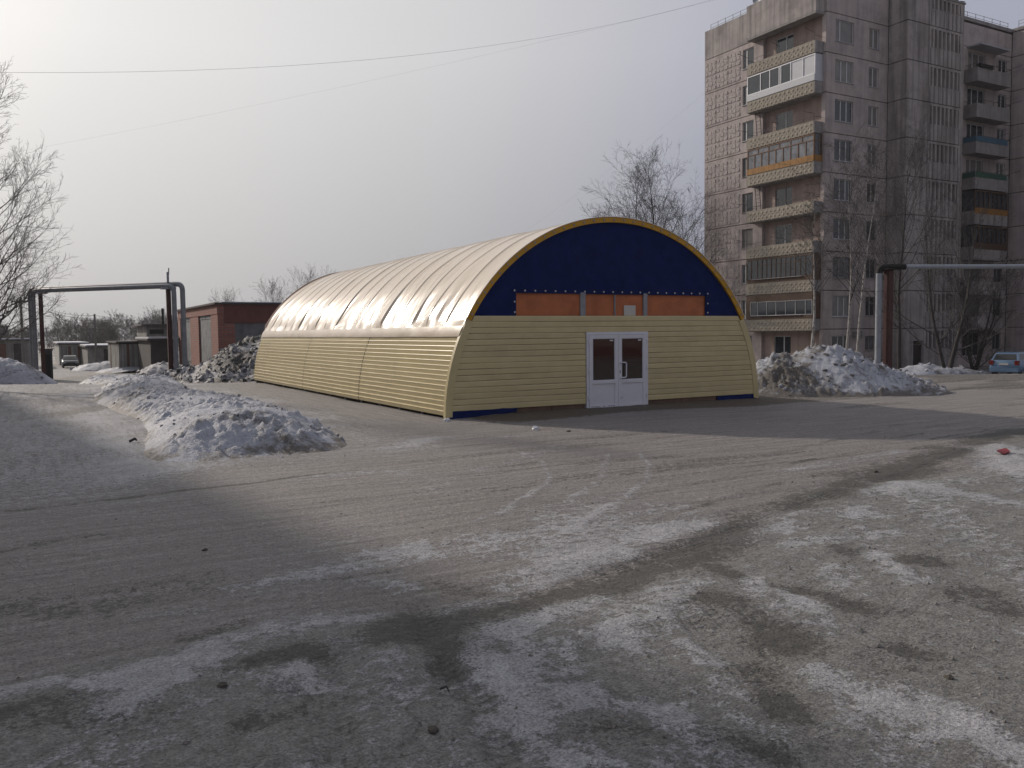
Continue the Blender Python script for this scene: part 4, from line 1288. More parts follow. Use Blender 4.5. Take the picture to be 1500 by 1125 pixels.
# ------------------------------------------------------------------ snow banks
def snow_material(name, clean, dirty, thr, var=1.0):
    m = bpy.data.materials.new(name)
    m.use_nodes = True
    t = m.node_tree
    b = t.nodes['Principled BSDF']
    b.inputs['Roughness'].default_value = 0.6
    b.inputs['Specular IOR Level'].default_value = 0.35
    g = t.nodes.new('ShaderNodeNewGeometry')
    def noise(sc, det=6, ro=0.65):
        n = t.nodes.new('ShaderNodeTexNoise')
        n.inputs['Scale'].default_value = sc
        n.inputs['Detail'].default_value = det
        n.inputs['Roughness'].default_value = ro
        t.links.new(g.outputs['Position'], n.inputs['Vector'])
        return n.outputs['Fac']
    at_ = t.nodes.new('ShaderNodeAttribute'); at_.attribute_name = 'dirt'
    n1, n2 = noise(4.5), noise(22, 4)
    ad = t.nodes.new('ShaderNodeMath'); ad.operation = 'ADD'
    t.links.new(at_.outputs['Fac'], ad.inputs[0]); t.links.new(n1, ad.inputs[1])
    mr = t.nodes.new('ShaderNodeMapRange')
    mr.inputs['From Min'].default_value = thr - 0.1
    mr.inputs['From Max'].default_value = thr + 0.16
    t.links.new(ad.outputs[0], mr.inputs['Value'])
    mx = t.nodes.new('ShaderNodeMix'); mx.data_type = 'RGBA'
    mx.inputs['A'].default_value = (*clean, 1)
    mx.inputs['B'].default_value = (*dirty, 1)
    t.links.new(mr.outputs[0], mx.inputs['Factor'])
    vm = t.nodes.new('ShaderNodeVectorMath'); vm.operation = 'SCALE'
    mr2 = t.nodes.new('ShaderNodeMapRange')
    mr2.inputs['From Min'].default_value = 0.3
    mr2.inputs['From Max'].default_value = 0.7
    mr2.inputs['To Min'].default_value = 0.75
    mr2.inputs['To Max'].default_value = 1.2
    t.links.new(n2, mr2.inputs['Value'])
    t.links.new(mx.outputs['Result'], vm.inputs[0]); t.links.new(mr2.outputs[0], vm.inputs['Scale'])
    t.links.new(vm.outputs[0], b.inputs['Base Color'])
    bp = t.nodes.new('ShaderNodeBump')
    bp.inputs['Distance'].default_value = 0.06
    t.links.new(n2, bp.inputs['Height'])
    t.links.new(bp.outputs[0], b.inputs['Normal'])
    return m
SNOW = snow_material('old_snow', (0.40, 0.415, 0.46), (0.12, 0.108, 0.095), 0.66)
SNOWD = snow_material('dirty_snow', (0.36, 0.36, 0.38), (0.045, 0.042, 0.038), 0.48)
def bank(label, x0, x1, y0, y1, step, hfun, mat, rough=0.12, lump=0.25, seed=1, dirt=0.0, clods=60, csize=(0.05, 0.16), name='snow_bank', group=None, fq=1.0):
    cx, cy = (x0 + x1) / 2, (y0 + y1) / 2
    t = thing(name, label, 'snow', (cx, cy, tz(cx, cy)), 0, group)
    xs, ys = np.arange(x0, x1 + step, step), np.arange(y0, y1 + step, step)
    X, Y = np.meshgrid(xs, ys)
    h = np.maximum(hfun(X, Y), -0.3)
    k = sst(0.0, 0.25, h)
    dg = (X + Y) * 0.7071 * fq; dg2 = (X - Y) * 0.7071 * fq
    rid = 1 - np.abs(2 * fbm(dg * 0.9 + 3, dg2 * 2.6, seed, 5, 0.6) - 1)
    big = fbm(X * 0.55, Y * 0.55, seed + 5, 3) - 0.5
    chunk = np.maximum(0, fbm(dg * 3.0, dg2 * 5.5, seed + 9, 4, 0.65) - 0.45)
    mk = 0.25 + 1.1 * sst(0.38, 0.62, fbm(X * 0.8 + 7, Y * 0.8, seed + 21, 3))
    z = h + k * (lump * big * 1.6 + mk * rough * (rid - 0.75) * 2.2 + mk * rough * 3.2 * chunk + 0.03 * (fbm(X * 7, Y * 7, seed + 31, 2) - 0.5))
    jx = 0.25 * step * (vnoise(X * 9.1, Y * 9.7, seed + 2) - 0.5) * 2
    G = ground_height(X, Y) if True else 0
    Z = G + np.where(h > -0.02, np.maximum(z, -0.05), -0.25) - 0.03
    D = dirt + 0.9 * (fbm(X * 0.7, Y * 0.7, seed + 3, 4, 0.6) - 0.5) + 0.25 * sst(0.25, 0.0, h)
    me = grid_mesh('heap', X - cx + jx, Y - cy + jx, Z - tz(cx, cy), mat, True, dict(dirt=D))
    obj('heap', me, t)
    rng = random.Random(seed)
    V, Fq = [], []
    tries = 0
    def hz(x, y):
        i, j = int((y - y0) / step), int((x - x0) / step)
        return h[min(max(i, 0), h.shape[0] - 1), min(max(j, 0), h.shape[1] - 1)], Z[min(max(i, 0), h.shape[0] - 1), min(max(j, 0), h.shape[1] - 1)]
    dv = []
    n = 0
    while n < clods and tries < clods * 20:
        tries += 1
        x, y = rng.uniform(x0, x1), rng.uniform(y0, y1)
        hh, zz = hz(x, y)
        if hh < -0.12:
            continue
        s = rng.uniform(*csize) * rng.uniform(0.6, 1.3)
        b = len(V)
        sc = [rng.uniform(0.6, 1.3) * s for _ in range(3)]
        Q = Matrix.Rotation(rng.uniform(0, 6.28), 3, Vector((rng.gauss(0, 1), rng.gauss(0, 1), rng.gauss(0, 1))).normalized())
        dd = rng.uniform(-0.35, 0.35) + dirt
        for (a, c, e) in ((-1, -1, -1), (1, -1, -1), (1, 1, -1), (-1, 1, -1), (-1, -1, 1), (1, -1, 1), (1, 1, 1), (-1, 1, 1)):
            p = Q @ Vector((a * sc[0] * rng.uniform(0.5, 1), c * sc[1] * rng.uniform(0.5, 1), e * sc[2] * rng.uniform(0.45, 0.9)))
            V.append((x - cx + p.x, y - cy + p.y, zz - tz(cx, cy) + p.z + 0.1 * s))
            dv.append(dd)
        Fq += [(b, b + 3, b + 2, b + 1), (b + 4, b + 5, b + 6, b + 7), (b, b + 1, b + 5, b + 4), (b + 1, b + 2, b + 6, b + 5), (b + 2, b + 3, b + 7, b + 6), (b + 3, b, b + 4, b + 7)]
        n += 1
    if V:
        me = raw_mesh('clods', np.array(V), np.array(Fq), mat)
        at_ = me.attributes.new('dirt', 'FLOAT', 'POINT')
        at_.data.foreach_set('value', np.array(dv, dtype=np.float32))
        tag(obj('clods', me, t), kind='stuff')
    return t
# long bank between the lane and the hangar
def h_left(x, y):
    c = 3.65 + 0.35 * np.sin(y * 0.35) + 0.3 * (fbm(y * 0.4, y * 0, 3, 2) - 0.5)
    hw = 2.1 - 0.2 * sst(20, 30, y)
    top = 0.64 * sst(14.7, 16.9, y + 0.3 * np.abs(x - c)) * (0.78 + 0.3 * np.exp(-((y - 18.5) / 3) ** 2)) * (1 - 0.4 * sst(30, 55, y)) * sst(60, 54, y)
    return (top + 0.16) * np.clip(1 - (np.abs(x - c) / hw) ** 2.0, -1, 1) - 0.16
bank('long low bank of ploughed snow between the lane and the hangar side', 0.4, 7.2, 13.6, 60, 0.06, h_left, SNOW, 0.065, 0.22, 3, -0.02, 700, (0.012, 0.04), fq=1.9)
# tall heap on the right, beside the hangar
def h_right(x, y):
    c = dp(1214, 540, 29.0)
    a = (x - c.x) * math.cos(ALPHA) - (y - c.y) * math.sin(ALPHA)
    b = (x - c.x) * math.sin(ALPHA) + (y - c.y) * math.cos(ALPHA)
    q1 = 1.85 * (1 - np.sqrt((a / 3.5) ** 2 + (b / 2.8) ** 2 + 0.012))
    q2 = 1.38 * (1 - np.sqrt(((a + 1.6) / 2.4) ** 2 + ((b - 0.2) / 2.8) ** 2 + 0.012))
    q3 = 1.0 * (1 - np.sqrt(((a - 1.7) / 2.3) ** 2 + (b / 2.5) ** 2 + 0.02))
    return np.maximum(np.maximum(q1, q2), q3)
bank('tall heap of lumpy snow beside the right end of the hangar front', 19.2, 28.5, 16.8, 26, 0.06, h_right, SNOW, 0.11, 0.3, 12, 0.2, 260, (0.02, 0.08), 'snow_heap', fq=1.5)
# dirty heap behind the hangar
def h_dirty(x, y):
    q1 = 2.7 * (1 - np.sqrt(((x - 10.6) / 4.2) ** 2 + ((y - 47.2) / 5.6) ** 2 + 0.01))
    q2 = 1.0 * (1 - np.sqrt(((x - 8.4) / 3.0) ** 2 + ((y - 55.0) / 7.0) ** 2 + 0.02))
    return np.maximum(q1, q2)
bank('large dirty grey heap of snow and rubble before the brick garage', 5.0, 16, 40.8, 63, 0.11, h_dirty, SNOWD, 0.17, 0.6, 22, 0.03, 2200, (0.03, 0.13), 'snow_heap', fq=1.9)
def h_small(cx, cy, rx, ry, hh):
    return lambda x, y: hh * (1 - ((x - cx) / rx) ** 2 - ((y - cy) / ry) ** 2)
p = dp(-8, 530, 50)
def h_gantry(x, y):
    a = (x - p.x) * math.cos(ALPHA) - (y - p.y) * math.sin(ALPHA)
    b = (x - p.x) * math.sin(ALPHA) + (y - p.y) * math.cos(ALPHA)
    return 1.75 * (1 - (np.abs(a) / 3.6) ** 1.6 - (b / 2.6) ** 2)
bank('smooth clean snow bank at the foot of the left pipe gantry', p.x - 5, p.x + 5, p.y - 5, p.y + 5, 0.1, h_gantry, SNOW, 0.09, 0.3, 31, -0.08, 120, (0.03, 0.09), fq=1.4)
p = at(152, 88, 530)
bank('small white snow pile before the far snow roofed garages', p[0] - 4, p[0] + 4, p[1] - 4, p[1] + 4, 0.2, h_small(p[0], p[1], 3.2, 3, 0.9), SNOW, 0.05, 0.2, 33, -0.2, 20, (0.06, 0.2), 'snow_pile')
p = at(200, 80, 530)
bank('low strip of snow along the pale corrugated garages', p[0] - 6, p[0] + 5, p[1] - 3, p[1] + 7, 0.2, h_small(p[0], p[1] + 1, 3.6, 5.5, 0.6), SNOW, 0.05, 0.2, 35, -0.1, 30, (0.06, 0.2), 'snow_pile')
p = at(244, 60, 520)
bank('grey lumpy snow pile at the foot of the right gantry legs', p[0] - 3.5, p[0] + 3.5, p[1] - 4, p[1] + 4, 0.14, h_small(p[0], p[1], 2.6, 3.2, 1.25), SNOWD, 0.10, 0.3, 37, -0.16, 90, (0.08, 0.22), 'snow_pile')
p = at(1405, 54, 545)
bank('low ridge of grey snow at the foot of the forked tree', p[0] - 7, p[0] + 5, p[1] - 3, p[1] + 5, 0.16, h_small(p[0] - 0.5, p[1] + 1.2, 5.2, 2.2, 0.75), SNOW, 0.06, 0.25, 39, 0.06, 60, (0.05, 0.16))
p = at(1330, 50, 548)
bank('rounded dark snow mound before the stair tower door', p[0] - 3, p[0] + 4, p[1] - 1, p[1] + 6, 0.16, h_small(p[0] + 0.7, p[1] + 3, 2.6, 2.0, 0.9), SNOWD, 0.06, 0.25, 43, -0.1, 40, (0.05, 0.16), 'snow_mound')

# ------------------------------------------------------------------ brick garage behind the hangar
def make_brick_garage():
    c = dp(318, 443, 56)
    x0, y0 = c.x, c.y
    zb = tz(x0, y0) - 0.3
    H = c.z - zb
    t = thing('brick_garage', 'red brick garage with grey metal gates and plastered end wall', 'garage', (x0, y0, zb))
    bm_ = bpy.data.materials.new('red_brick')
    bm_.use_nodes = True
    n = bm_.node_tree
    b = n.nodes['Principled BSDF']
    b.inputs['Roughness'].default_value = 0.9
    g = n.nodes.new('ShaderNodeNewGeometry')
    sp = n.nodes.new('ShaderNodeSeparateXYZ'); n.links.new(g.outputs['Position'], sp.inputs[0])
    ad = n.nodes.new('ShaderNodeMath'); ad.operation = 'ADD'
    n.links.new(sp.outputs['X'], ad.inputs[0]); n.links.new(sp.outputs['Y'], ad.inputs[1])
    cb = n.nodes.new('ShaderNodeCombineXYZ')
    n.links.new(ad.outputs[0], cb.inputs['X']); n.links.new(sp.outputs['Z'], cb.inputs['Y'])
    br = n.nodes.new('ShaderNodeTexBrick')
    br.inputs['Scale'].default_value = 1.0
    br.inputs['Brick Width'].default_value = 0.52
    br.inputs['Row Height'].default_value = 0.16
    br.inputs['Mortar Size'].default_value = 0.018
    br.inputs['Color1'].default_value = (0.30, 0.115, 0.085, 1)
    br.inputs['Color2'].default_value = (0.24, 0.085, 0.062, 1)
    br.inputs['Mortar'].default_value = (0.2, 0.17, 0.15, 1)
    n.links.new(cb.outputs[0], br.inputs['Vector'])
    n.links.new(br.outputs['Color'], b.inputs['Base Color'])
    bp = n.nodes.new('ShaderNodeBump'); bp.inputs['Distance'].default_value = 0.02
    n.links.new(br.outputs['Fac'], bp.inputs['Height']); bp.invert = True
    n.links.new(bp.outputs[0], b.inputs['Normal'])
    PL = M('grey_render', (0.15, 0.15, 0.155), 0.9, 0.3, 1.2, 0.01, 8, streak=0.35)
    GATE = M('grey_gate', (0.17, 0.18, 0.19), 0.6, 0.3, 2.2, 0.01, 5, streak=0.3, dark=(0.3, 0.3, 0.3), dscale=1.6, damt=0.5)
    L, Wd = 17.5, 12
    for a, e in ((0, 2.5), (7.5, 11.3), (16.3, L)):
        MB().box(0, a, 0, 0.4, e, H - 0.75).build('brick_pier', bm_, t)
    MB().box(-0.03, -0.03, H - 0.75, 0.4, L, H - 0.12).build('brick_lintel', bm_, t)
    MB().box(0.4, -0.03, H - 1.35, Wd, 0.37, H - 0.12).build('red_fascia', M('red_fascia', (0.15, 0.055, 0.045), 0.85, 0.2, 2, streak=0.2), t)
    MB().box(0.4, 0.0, 0, 1.1, 0.36, H - 1.36).build('brick_pier', bm_, t)
    MB().box(1.1, 0.03, 0, Wd, 0.37, H - 1.355).build('end_wall', PL, t)
    MB().box(0.45, 0.4, 0, Wd, L - 0.1, H - 0.2).build('core', BLACK, t)
    MB().box(-0.2, -0.2, H - 0.12, Wd + 0.2, L + 0.2, H).build('roof_slab', M('roof_dark', (0.07, 0.06, 0.06), 0.9), t)
    rs = MB().box(0.3, 0.1, H + 0.002, Wd - 0.2, L - 0.5, H + 0.06).build('roof_snow', M('roof_snow', (0.6, 0.61, 0.64), 0.7), t)
    for a, e in ((2.5, 7.5), (11.3, 16.3)):
        m = (a + e) / 2
        for s, f in ((a + 0.04, m - 0.02), (m + 0.02, e - 0.04)):
            g_ = MB().box(0.12, s, 0.1, 0.2, f, H - 0.78).build('gate_leaf', GATE, t)
            MB().box(0.08, s, 1.5, 0.12, f, 1.6).build('gate_brace', GATE, g_)
            MB().box(0.08, s + 0.05, H - 1.0, 0.118, f - 0.05, H - 0.9).build('gate_brace', GATE, g_)
        for z in (0.9, H - 1.5):
            MB().tube([(0.06, a + 0.02, z), (0.06, a + 0.02, z + 0.3)], 0.05, 6).build('hinge', BLACK, t)
make_brick_garage()

# ------------------------------------------------------------------ pipe gantries
RED = M('red_post', (0.055, 0.018, 0.016), 0.7, 0.25, 3)
INS = M('grey_insulation', (0.20, 0.21, 0.225), 0.5, 0.2, 3, 0.01, 6)
TIN = M('tin_insulation', (0.25, 0.27, 0.30), 0.4, 0.15, 3, 0.006, 8)
def arc_path(pts, rad=0.35):
    res = [Vector(pts[0])]
    for a, b, c in zip(pts[:-2], pts[1:-1], pts[2:]):
        a, b, c = Vector(a), Vector(b), Vector(c)
        d0, d1 = (a - b).normalized() * rad, (c - b).normalized() * rad
        for k in range(6):
            s = k / 5
            res.append((b + d0) * (1 - s) ** 2 + b * 2 * s * (1 - s) + (b + d1) * s * s)
    res.append(Vector(pts[-1]))
    return res
def make_left_gantry():
    a, b = dp(44, 424, 56), dp(267, 416, 52)
    z0 = tz(a.x, a.y)
    t = thing('pipe_gantry', 'grey insulated heating pipe gantry with red posts spanning the lane', 'pipe gantry', (b.x, b.y, z0))
    o = Vector((b.x, b.y, z0))
    d = (a - b).normalized()
    n = Vector((-d.y, d.x, 0)).normalized()
    for k, (s, r, dz) in enumerate(((0.0, 0.155, 0.0), (0.46, 0.15, -0.11))):
        A, B = a - d * s - o + n * (0.22 * k), b + d * s - o + n * (0.22 * k)
        A.z += dz; B.z += dz
        pth = arc_path([(B.x, B.y, -0.3), B, A, (A.x, A.y, -0.3)], 0.4)
        p = MB().tube(pth, r, 10).build('pipe', INS, t, smooth=True)
        for q in (A, B):
            for z in (1.6, 3.0):
                MB().tube([(q.x, q.y, z), (q.x, q.y, z + 0.06)], r + 0.02, 10).build('strap', STEEL, p)
    for e, s in ((a, -0.98), (b, 0.98)):
        q = e + d * s - o + n * 0.1
        po = MB().box(q.x - 0.13, q.y - 0.13, -0.3, q.x + 0.13, q.y + 0.13, q.z - 0.16).build('post', RED, t)
        MB().box(q.x - 0.42, q.y - 0.3, q.z - 0.30, q.x + 0.42, q.y + 0.3, q.z - 0.17).build('bracket', STEEL, po)
    q = b + d * 0.98 - o + n * 0.1
    MB().tube([(q.x, q.y, q.z + 0.1), (q.x, q.y, q.z + 0.75)], 0.07, 6).build('vent_stub', STEEL, t)
    MB().tube([(q.x + 0.05, q.y, q.z + 0.6), (q.x + 0.07, q.y, q.z + 1.0)], 0.035, 6).build('vent_stub', STEEL, t)
make_left_gantry()
def make_right_gantry():
    e = dp(1288, 391, 46)
    z0 = tz(e.x, e.y)
    o = Vector((e.x, e.y, z0))
    t = thing('pipe_gantry', 'heating pipe gantry with pale tin riser and dark red post beside the snow heap', 'pipe gantry', o)
    zt = e.z - z0
    r0 = Vector((CR.x, CR.y, 0)).normalized()
    far = r0 * 19
    MB().tube(arc_path([(0, 0, -0.3), (0, 0, zt), (far.x, far.y, zt - 0.1)], 0.001)[:1] + [Vector((0, 0, zt - 0.35))], 0.165, 14).build('riser', TIN, t, smooth=True)
    MB().tube(arc_path([(0, 0, zt - 0.34), (0, 0, zt), (r0.x * 1.4, r0.y * 1.4, zt)], 0.33), 0.17, 12).build('elbow', BLACK, t, smooth=True)
    MB().tube([(r0.x * 0.5, r0.y * 0.5, zt), (far.x, far.y, zt - 0.15)], 0.12, 12).build('pipe', TIN, t, smooth=True)
    MB().tube([(r0.x * 0.5 + 0.2, r0.y * 0.5 + 0.35, zt + 0.02), (far.x + 0.2, far.y + 0.35, zt - 0.13)], 0.10, 12).build('pipe', TIN, t, smooth=True)
    for s in (0.52, 17.5):
        q = r0 * s
        po = MB().box(q.x - 0.17, q.y - 0.17, -0.4, q.x + 0.17, q.y + 0.17, zt - 0.16).build('post', RED, t)
        MB().box(q.x - 0.4, q.y - 0.28, zt - 0.158, q.x + 0.4, q.y + 0.5, zt - 0.09).build('bracket', BLACK, po)
    for z in (1.6, 3.2, 4.6):
        MB().tube([(0, 0, z), (0, 0, z + 0.05)], 0.178, 14).build('strap', STEEL, t)
    q = r0 * 17.5
    MB().tube([(far.x, far.y, -0.3), (far.x, far.y, zt)], 0.15, 10).build('riser', TIN, t)
make_right_gantry()

# ------------------------------------------------------------------ garages and sheds far down the lane
def wall_shed(name, label, px0, px1, py_top, depth, L, zoff=0.0, wall=None, roof_snow=True, gates=1, H=None, group=None, face='y', over=0.25):
    a, b = dp(px0, py_top, depth), dp(px1, py_top, depth)
    x0, y0 = a.x, a.y
    zb = tz(x0, y0) - 0.2
    w = (b - a).length * 0.9
    h = a.z - zb
    t = thing(name, label, 'garage', (x0, y0, zb), 0, group)
    wl = MB().box(0, 0, 0, w, L, h - 0.15).build('wall', wall, t)
    r = MB().box(-over, -over, h - 0.148, w + over, L + over, h).build('roof', M('roof_dark', (0.07, 0.06, 0.06), 0.9), t)
    if roof_snow:
        MB().box(-over + 0.1, -over + 0.1, h + 0.002, w + over - 0.1, L + over - 0.1, h + 0.14).build('roof_snow', M('roof_snow', (0.6, 0.61, 0.64), 0.7), r)
    return t, w, h
CONC = M('shed_concrete', (0.22, 0.21, 0.195), 0.9, 0.3, 1.0, streak=0.4)
PALEC = M('shed_pale', (0.33, 0.325, 0.30), 0.8, 0.2, 1.0, streak=0.35)
DARKC = M('shed_dark', (0.055, 0.05, 0.047), 0.9, 0.3, 1.0)
RUST = M('rusty_gate', (0.12, 0.06, 0.04), 0.8, 0.3, 1.5)
t, w, h = wall_shed('pale_garage', 'pale corrugated garage block with rust streaks beside the lane', 174, 219, 500, 78, 12, wall=DARKC, roof_snow=False)
for i in range(12):
    x = w * i / 12
    MB().box(x + 0.01, -0.06 - 0.04 * (i % 2), 0.15, x + w / 12 - 0.01, -0.003, h - 0.25).build('sheet', RUST if i in (3,) else (PALEC if i % 5 else CONC), t)
for i in range(16):
    y = 12 * i / 16
    MB().box(-0.05 - 0.04 * (i % 2), y + 0.01, 0.15, -0.003, y + 0.74, h - 0.25).build('sheet', RUST if i in (4, 11) else PALEC, t)
t, w, h = wall_shed('concrete_shed', 'dark walled shed with snow on its low roof by the gantry legs', 220, 262, 496, 70, 10, wall=DARKC)
t, w, h = wall_shed('concrete_shed', 'taller grey concrete shed with dark overhanging roof slab and stovepipe', 214, 262, 475, 88, 9, wall=CONC, roof_snow=False, over=0.5)
MB().tube([(w * 0.62, 2, h - 0.1), (w * 0.62, 2, h + 1.7)], 0.13, 8).build('stovepipe', BLACK, t)
MB().box(w * 0.1, -0.05, h - 1.0, w * 0.55, -0.003, h - 0.55).build('vent_slot', BLACK, t)
t, w, h = wall_shed('snowy_garage', 'long low garage with a thick white snow roof behind the utility pole', 128, 176, 507, 100, 20, wall=CONC)
MB().box(w * 0.5, -0.06, 0.2, w * 0.8, -0.003, h - 0.4).build('gate', M('dark_door', (0.02, 0.014, 0.012), 0.7), t)
MB().box(w * 0.85, -0.06, 0.2, w * 0.98, -0.003, h - 0.4).build('gate', DARKC, t)
t, w, h = wall_shed('panel_garage', 'row garage with pale walls and rusty gates beside the parked sedan', 86, 128, 503, 112, 26, wall=PALEC)
for i, (a, b, mm) in enumerate(((0.08, 0.28, CONC), (0.31, 0.42, RUST), (0.50, 0.60, CONC), (0.64, 0.74, RUST), (0.86, 0.94, DARKC))):
    MB().box(w * a, -0.07, 0.2, w * b, -0.003, h - 0.4).build('gate', mm, t)
t, w, h = wall_shed('dark_shed', 'small dark metal shed by the left gantry legs', 60, 76, 511, 62, 3, wall=M('blue_black', (0.03, 0.034, 0.04), 0.7, 0.3), roof_snow=False, over=0.05)
MB().box(w * 0.2, -0.04, 0.3, w * 0.8, -0.003, h - 0.4).build('door', BLACK, t)
t, w, h = wall_shed('flat_garage', 'long flat roofed garage under snow behind the left snow bank', -70, 40, 498, 95, 12, wall=CONC)
for i in range(4):
    MB().box(w * (0.06 + i * 0.24), -0.06, 0.2, w * (0.2 + i * 0.24), -0.003, h - 0.5).build('gate', DARKC if i % 2 else RUST, t)
t, w, h = wall_shed('far_house', 'far pale house with a grey roof among the trees', 127, 152, 482, 210, 14, wall=M('far_wall', (0.42, 0.44, 0.47), 0.8), roof_snow=False)
for i in range(4):
    MB().box(w * (0.1 + i * 0.22), -0.05, h - 2.6, w * (0.2 + i * 0.22), -0.003, h - 1.2).build('window', BLACK, t)
gm = MB()
gm.poly([(-0.5, -0.5, h), (w + 0.5, -0.5, h), (w + 0.5, 7, h + 2.4), (-0.5, 7, h + 2.4)])
gm.poly([(-0.5, 7, h + 2.4), (w + 0.5, 7, h + 2.4), (w + 0.5, 14.5, h), (-0.5, 14.5, h)])
gm.poly([(w + 0.5, -0.5, h), (w + 0.5, 14.5, h), (w + 0.5, 7, h + 2.4)]).poly([(-0.5, -0.5, h), (-0.5, 7, h + 2.4), (-0.5, 14.5, h)])
gm.build('gable_roof', M('far_roof', (0.2, 0.19, 0.19), 0.8), t)
t, w, h = wall_shed('far_shop', 'far low building with a blue roof beyond the left gantry', -30, 9, 477, 200, 10, wall=M('far_blue', (0.06, 0.075, 0.10), 0.8), roof_snow=False)
MB().box(w * 0.1, -0.05, h - 2.6, w * 0.9, -0.003, h - 1.6).build('window_band', BLACK, t)

# utility poles and wires
POLE = M('weathered_pole', (0.14, 0.13, 0.12), 0.9, 0.2, 3)
def pole(label, px, py, depth, r, cross=True):
    x, y, z = at(px, depth)
    h = hgt(px, py, depth)
    t = thing('utility_pole', label, 'pole', (x, y, z))
    MB().tube([(0, 0, -0.5), (0, 0, h)], [r, r * 0.7], 8).build('shaft', POLE, t, smooth=True)
    if cross:
        c = MB().box(-0.9, -0.05, h - 0.5, 0.9, 0.05, h - 0.38).build('crossarm', POLE, t)
        for s in (-0.8, -0.4, 0.4, 0.8):
            MB().tube([(s, 0, h - 0.38), (s, 0, h - 0.2)], 0.045, 6).build('insulator', STEEL, c)
    return Vector((x, y, z + h))
P1 = pole('wooden utility pole with crossarm behind the big bare tree', 33, 436, 90, 0.16)
P2 = pole('plain grey utility pole in front of the snow roofed garage', 140, 460, 92, 0.14, False)
WIRE = M('wire', (0.09, 0.09, 0.095), 0.6, 0.05)
def wire(label, a, b, sag, r=0.012, group=None, n=24):
    a, b = Vector(a), Vector(b)
    pts = []
    for i in range(n + 1):
        s = i / n
        p = a.lerp(b, s)
        p.z -= sag * 4 * s * (1 - s)
        pts.append(p - a)
    o = MB().tube(pts, r, 4).build('overhead_wire', WIRE, None, a)
    return tag(o, label, 'wire', group)
mast = Vector((BX + 0.5, BY + 6.6, BZ + 28.35 + 1.9))
wl = dp(-420, 92, 34)
wire('dark overhead wire sagging from the block roof mast across the sky', mast, wl, 2.6, 0.007)
wire('faint overhead wire descending from the block roof mast towards the garages', mast - Vector((0, 0, 0.3)), dp(-60, 238, 75), 0.6, 0.0035)
wire('faint wire rising from behind the hangar to the block facade', (BX - 0.02, BY + 9.4, BZ + 24.4), dp(640, 420, 95), 1.0, 0.0028)
for i, (dz, e) in enumerate(((0.0, 455), (-0.35, 461), (-0.9, 468))):
    wire(('upper', 'middle', 'lowest')[i] + ' thin wire strung between the two utility poles', P1 + Vector((0.5 - 0.5 * i, 0, -0.3 + dz * 0.3)), P2 + Vector((0, 0, -0.15 + dz)), 0.5, 0.02, 'wires on the utility poles')
    wire(('upper', 'middle', 'lowest')[i] + ' thin wire running from the plain utility pole to the sheds', P2 + Vector((0, 0, -0.15 + dz)), dp(300, e + 14, 100), 0.4, 0.02, 'wires on the utility poles')

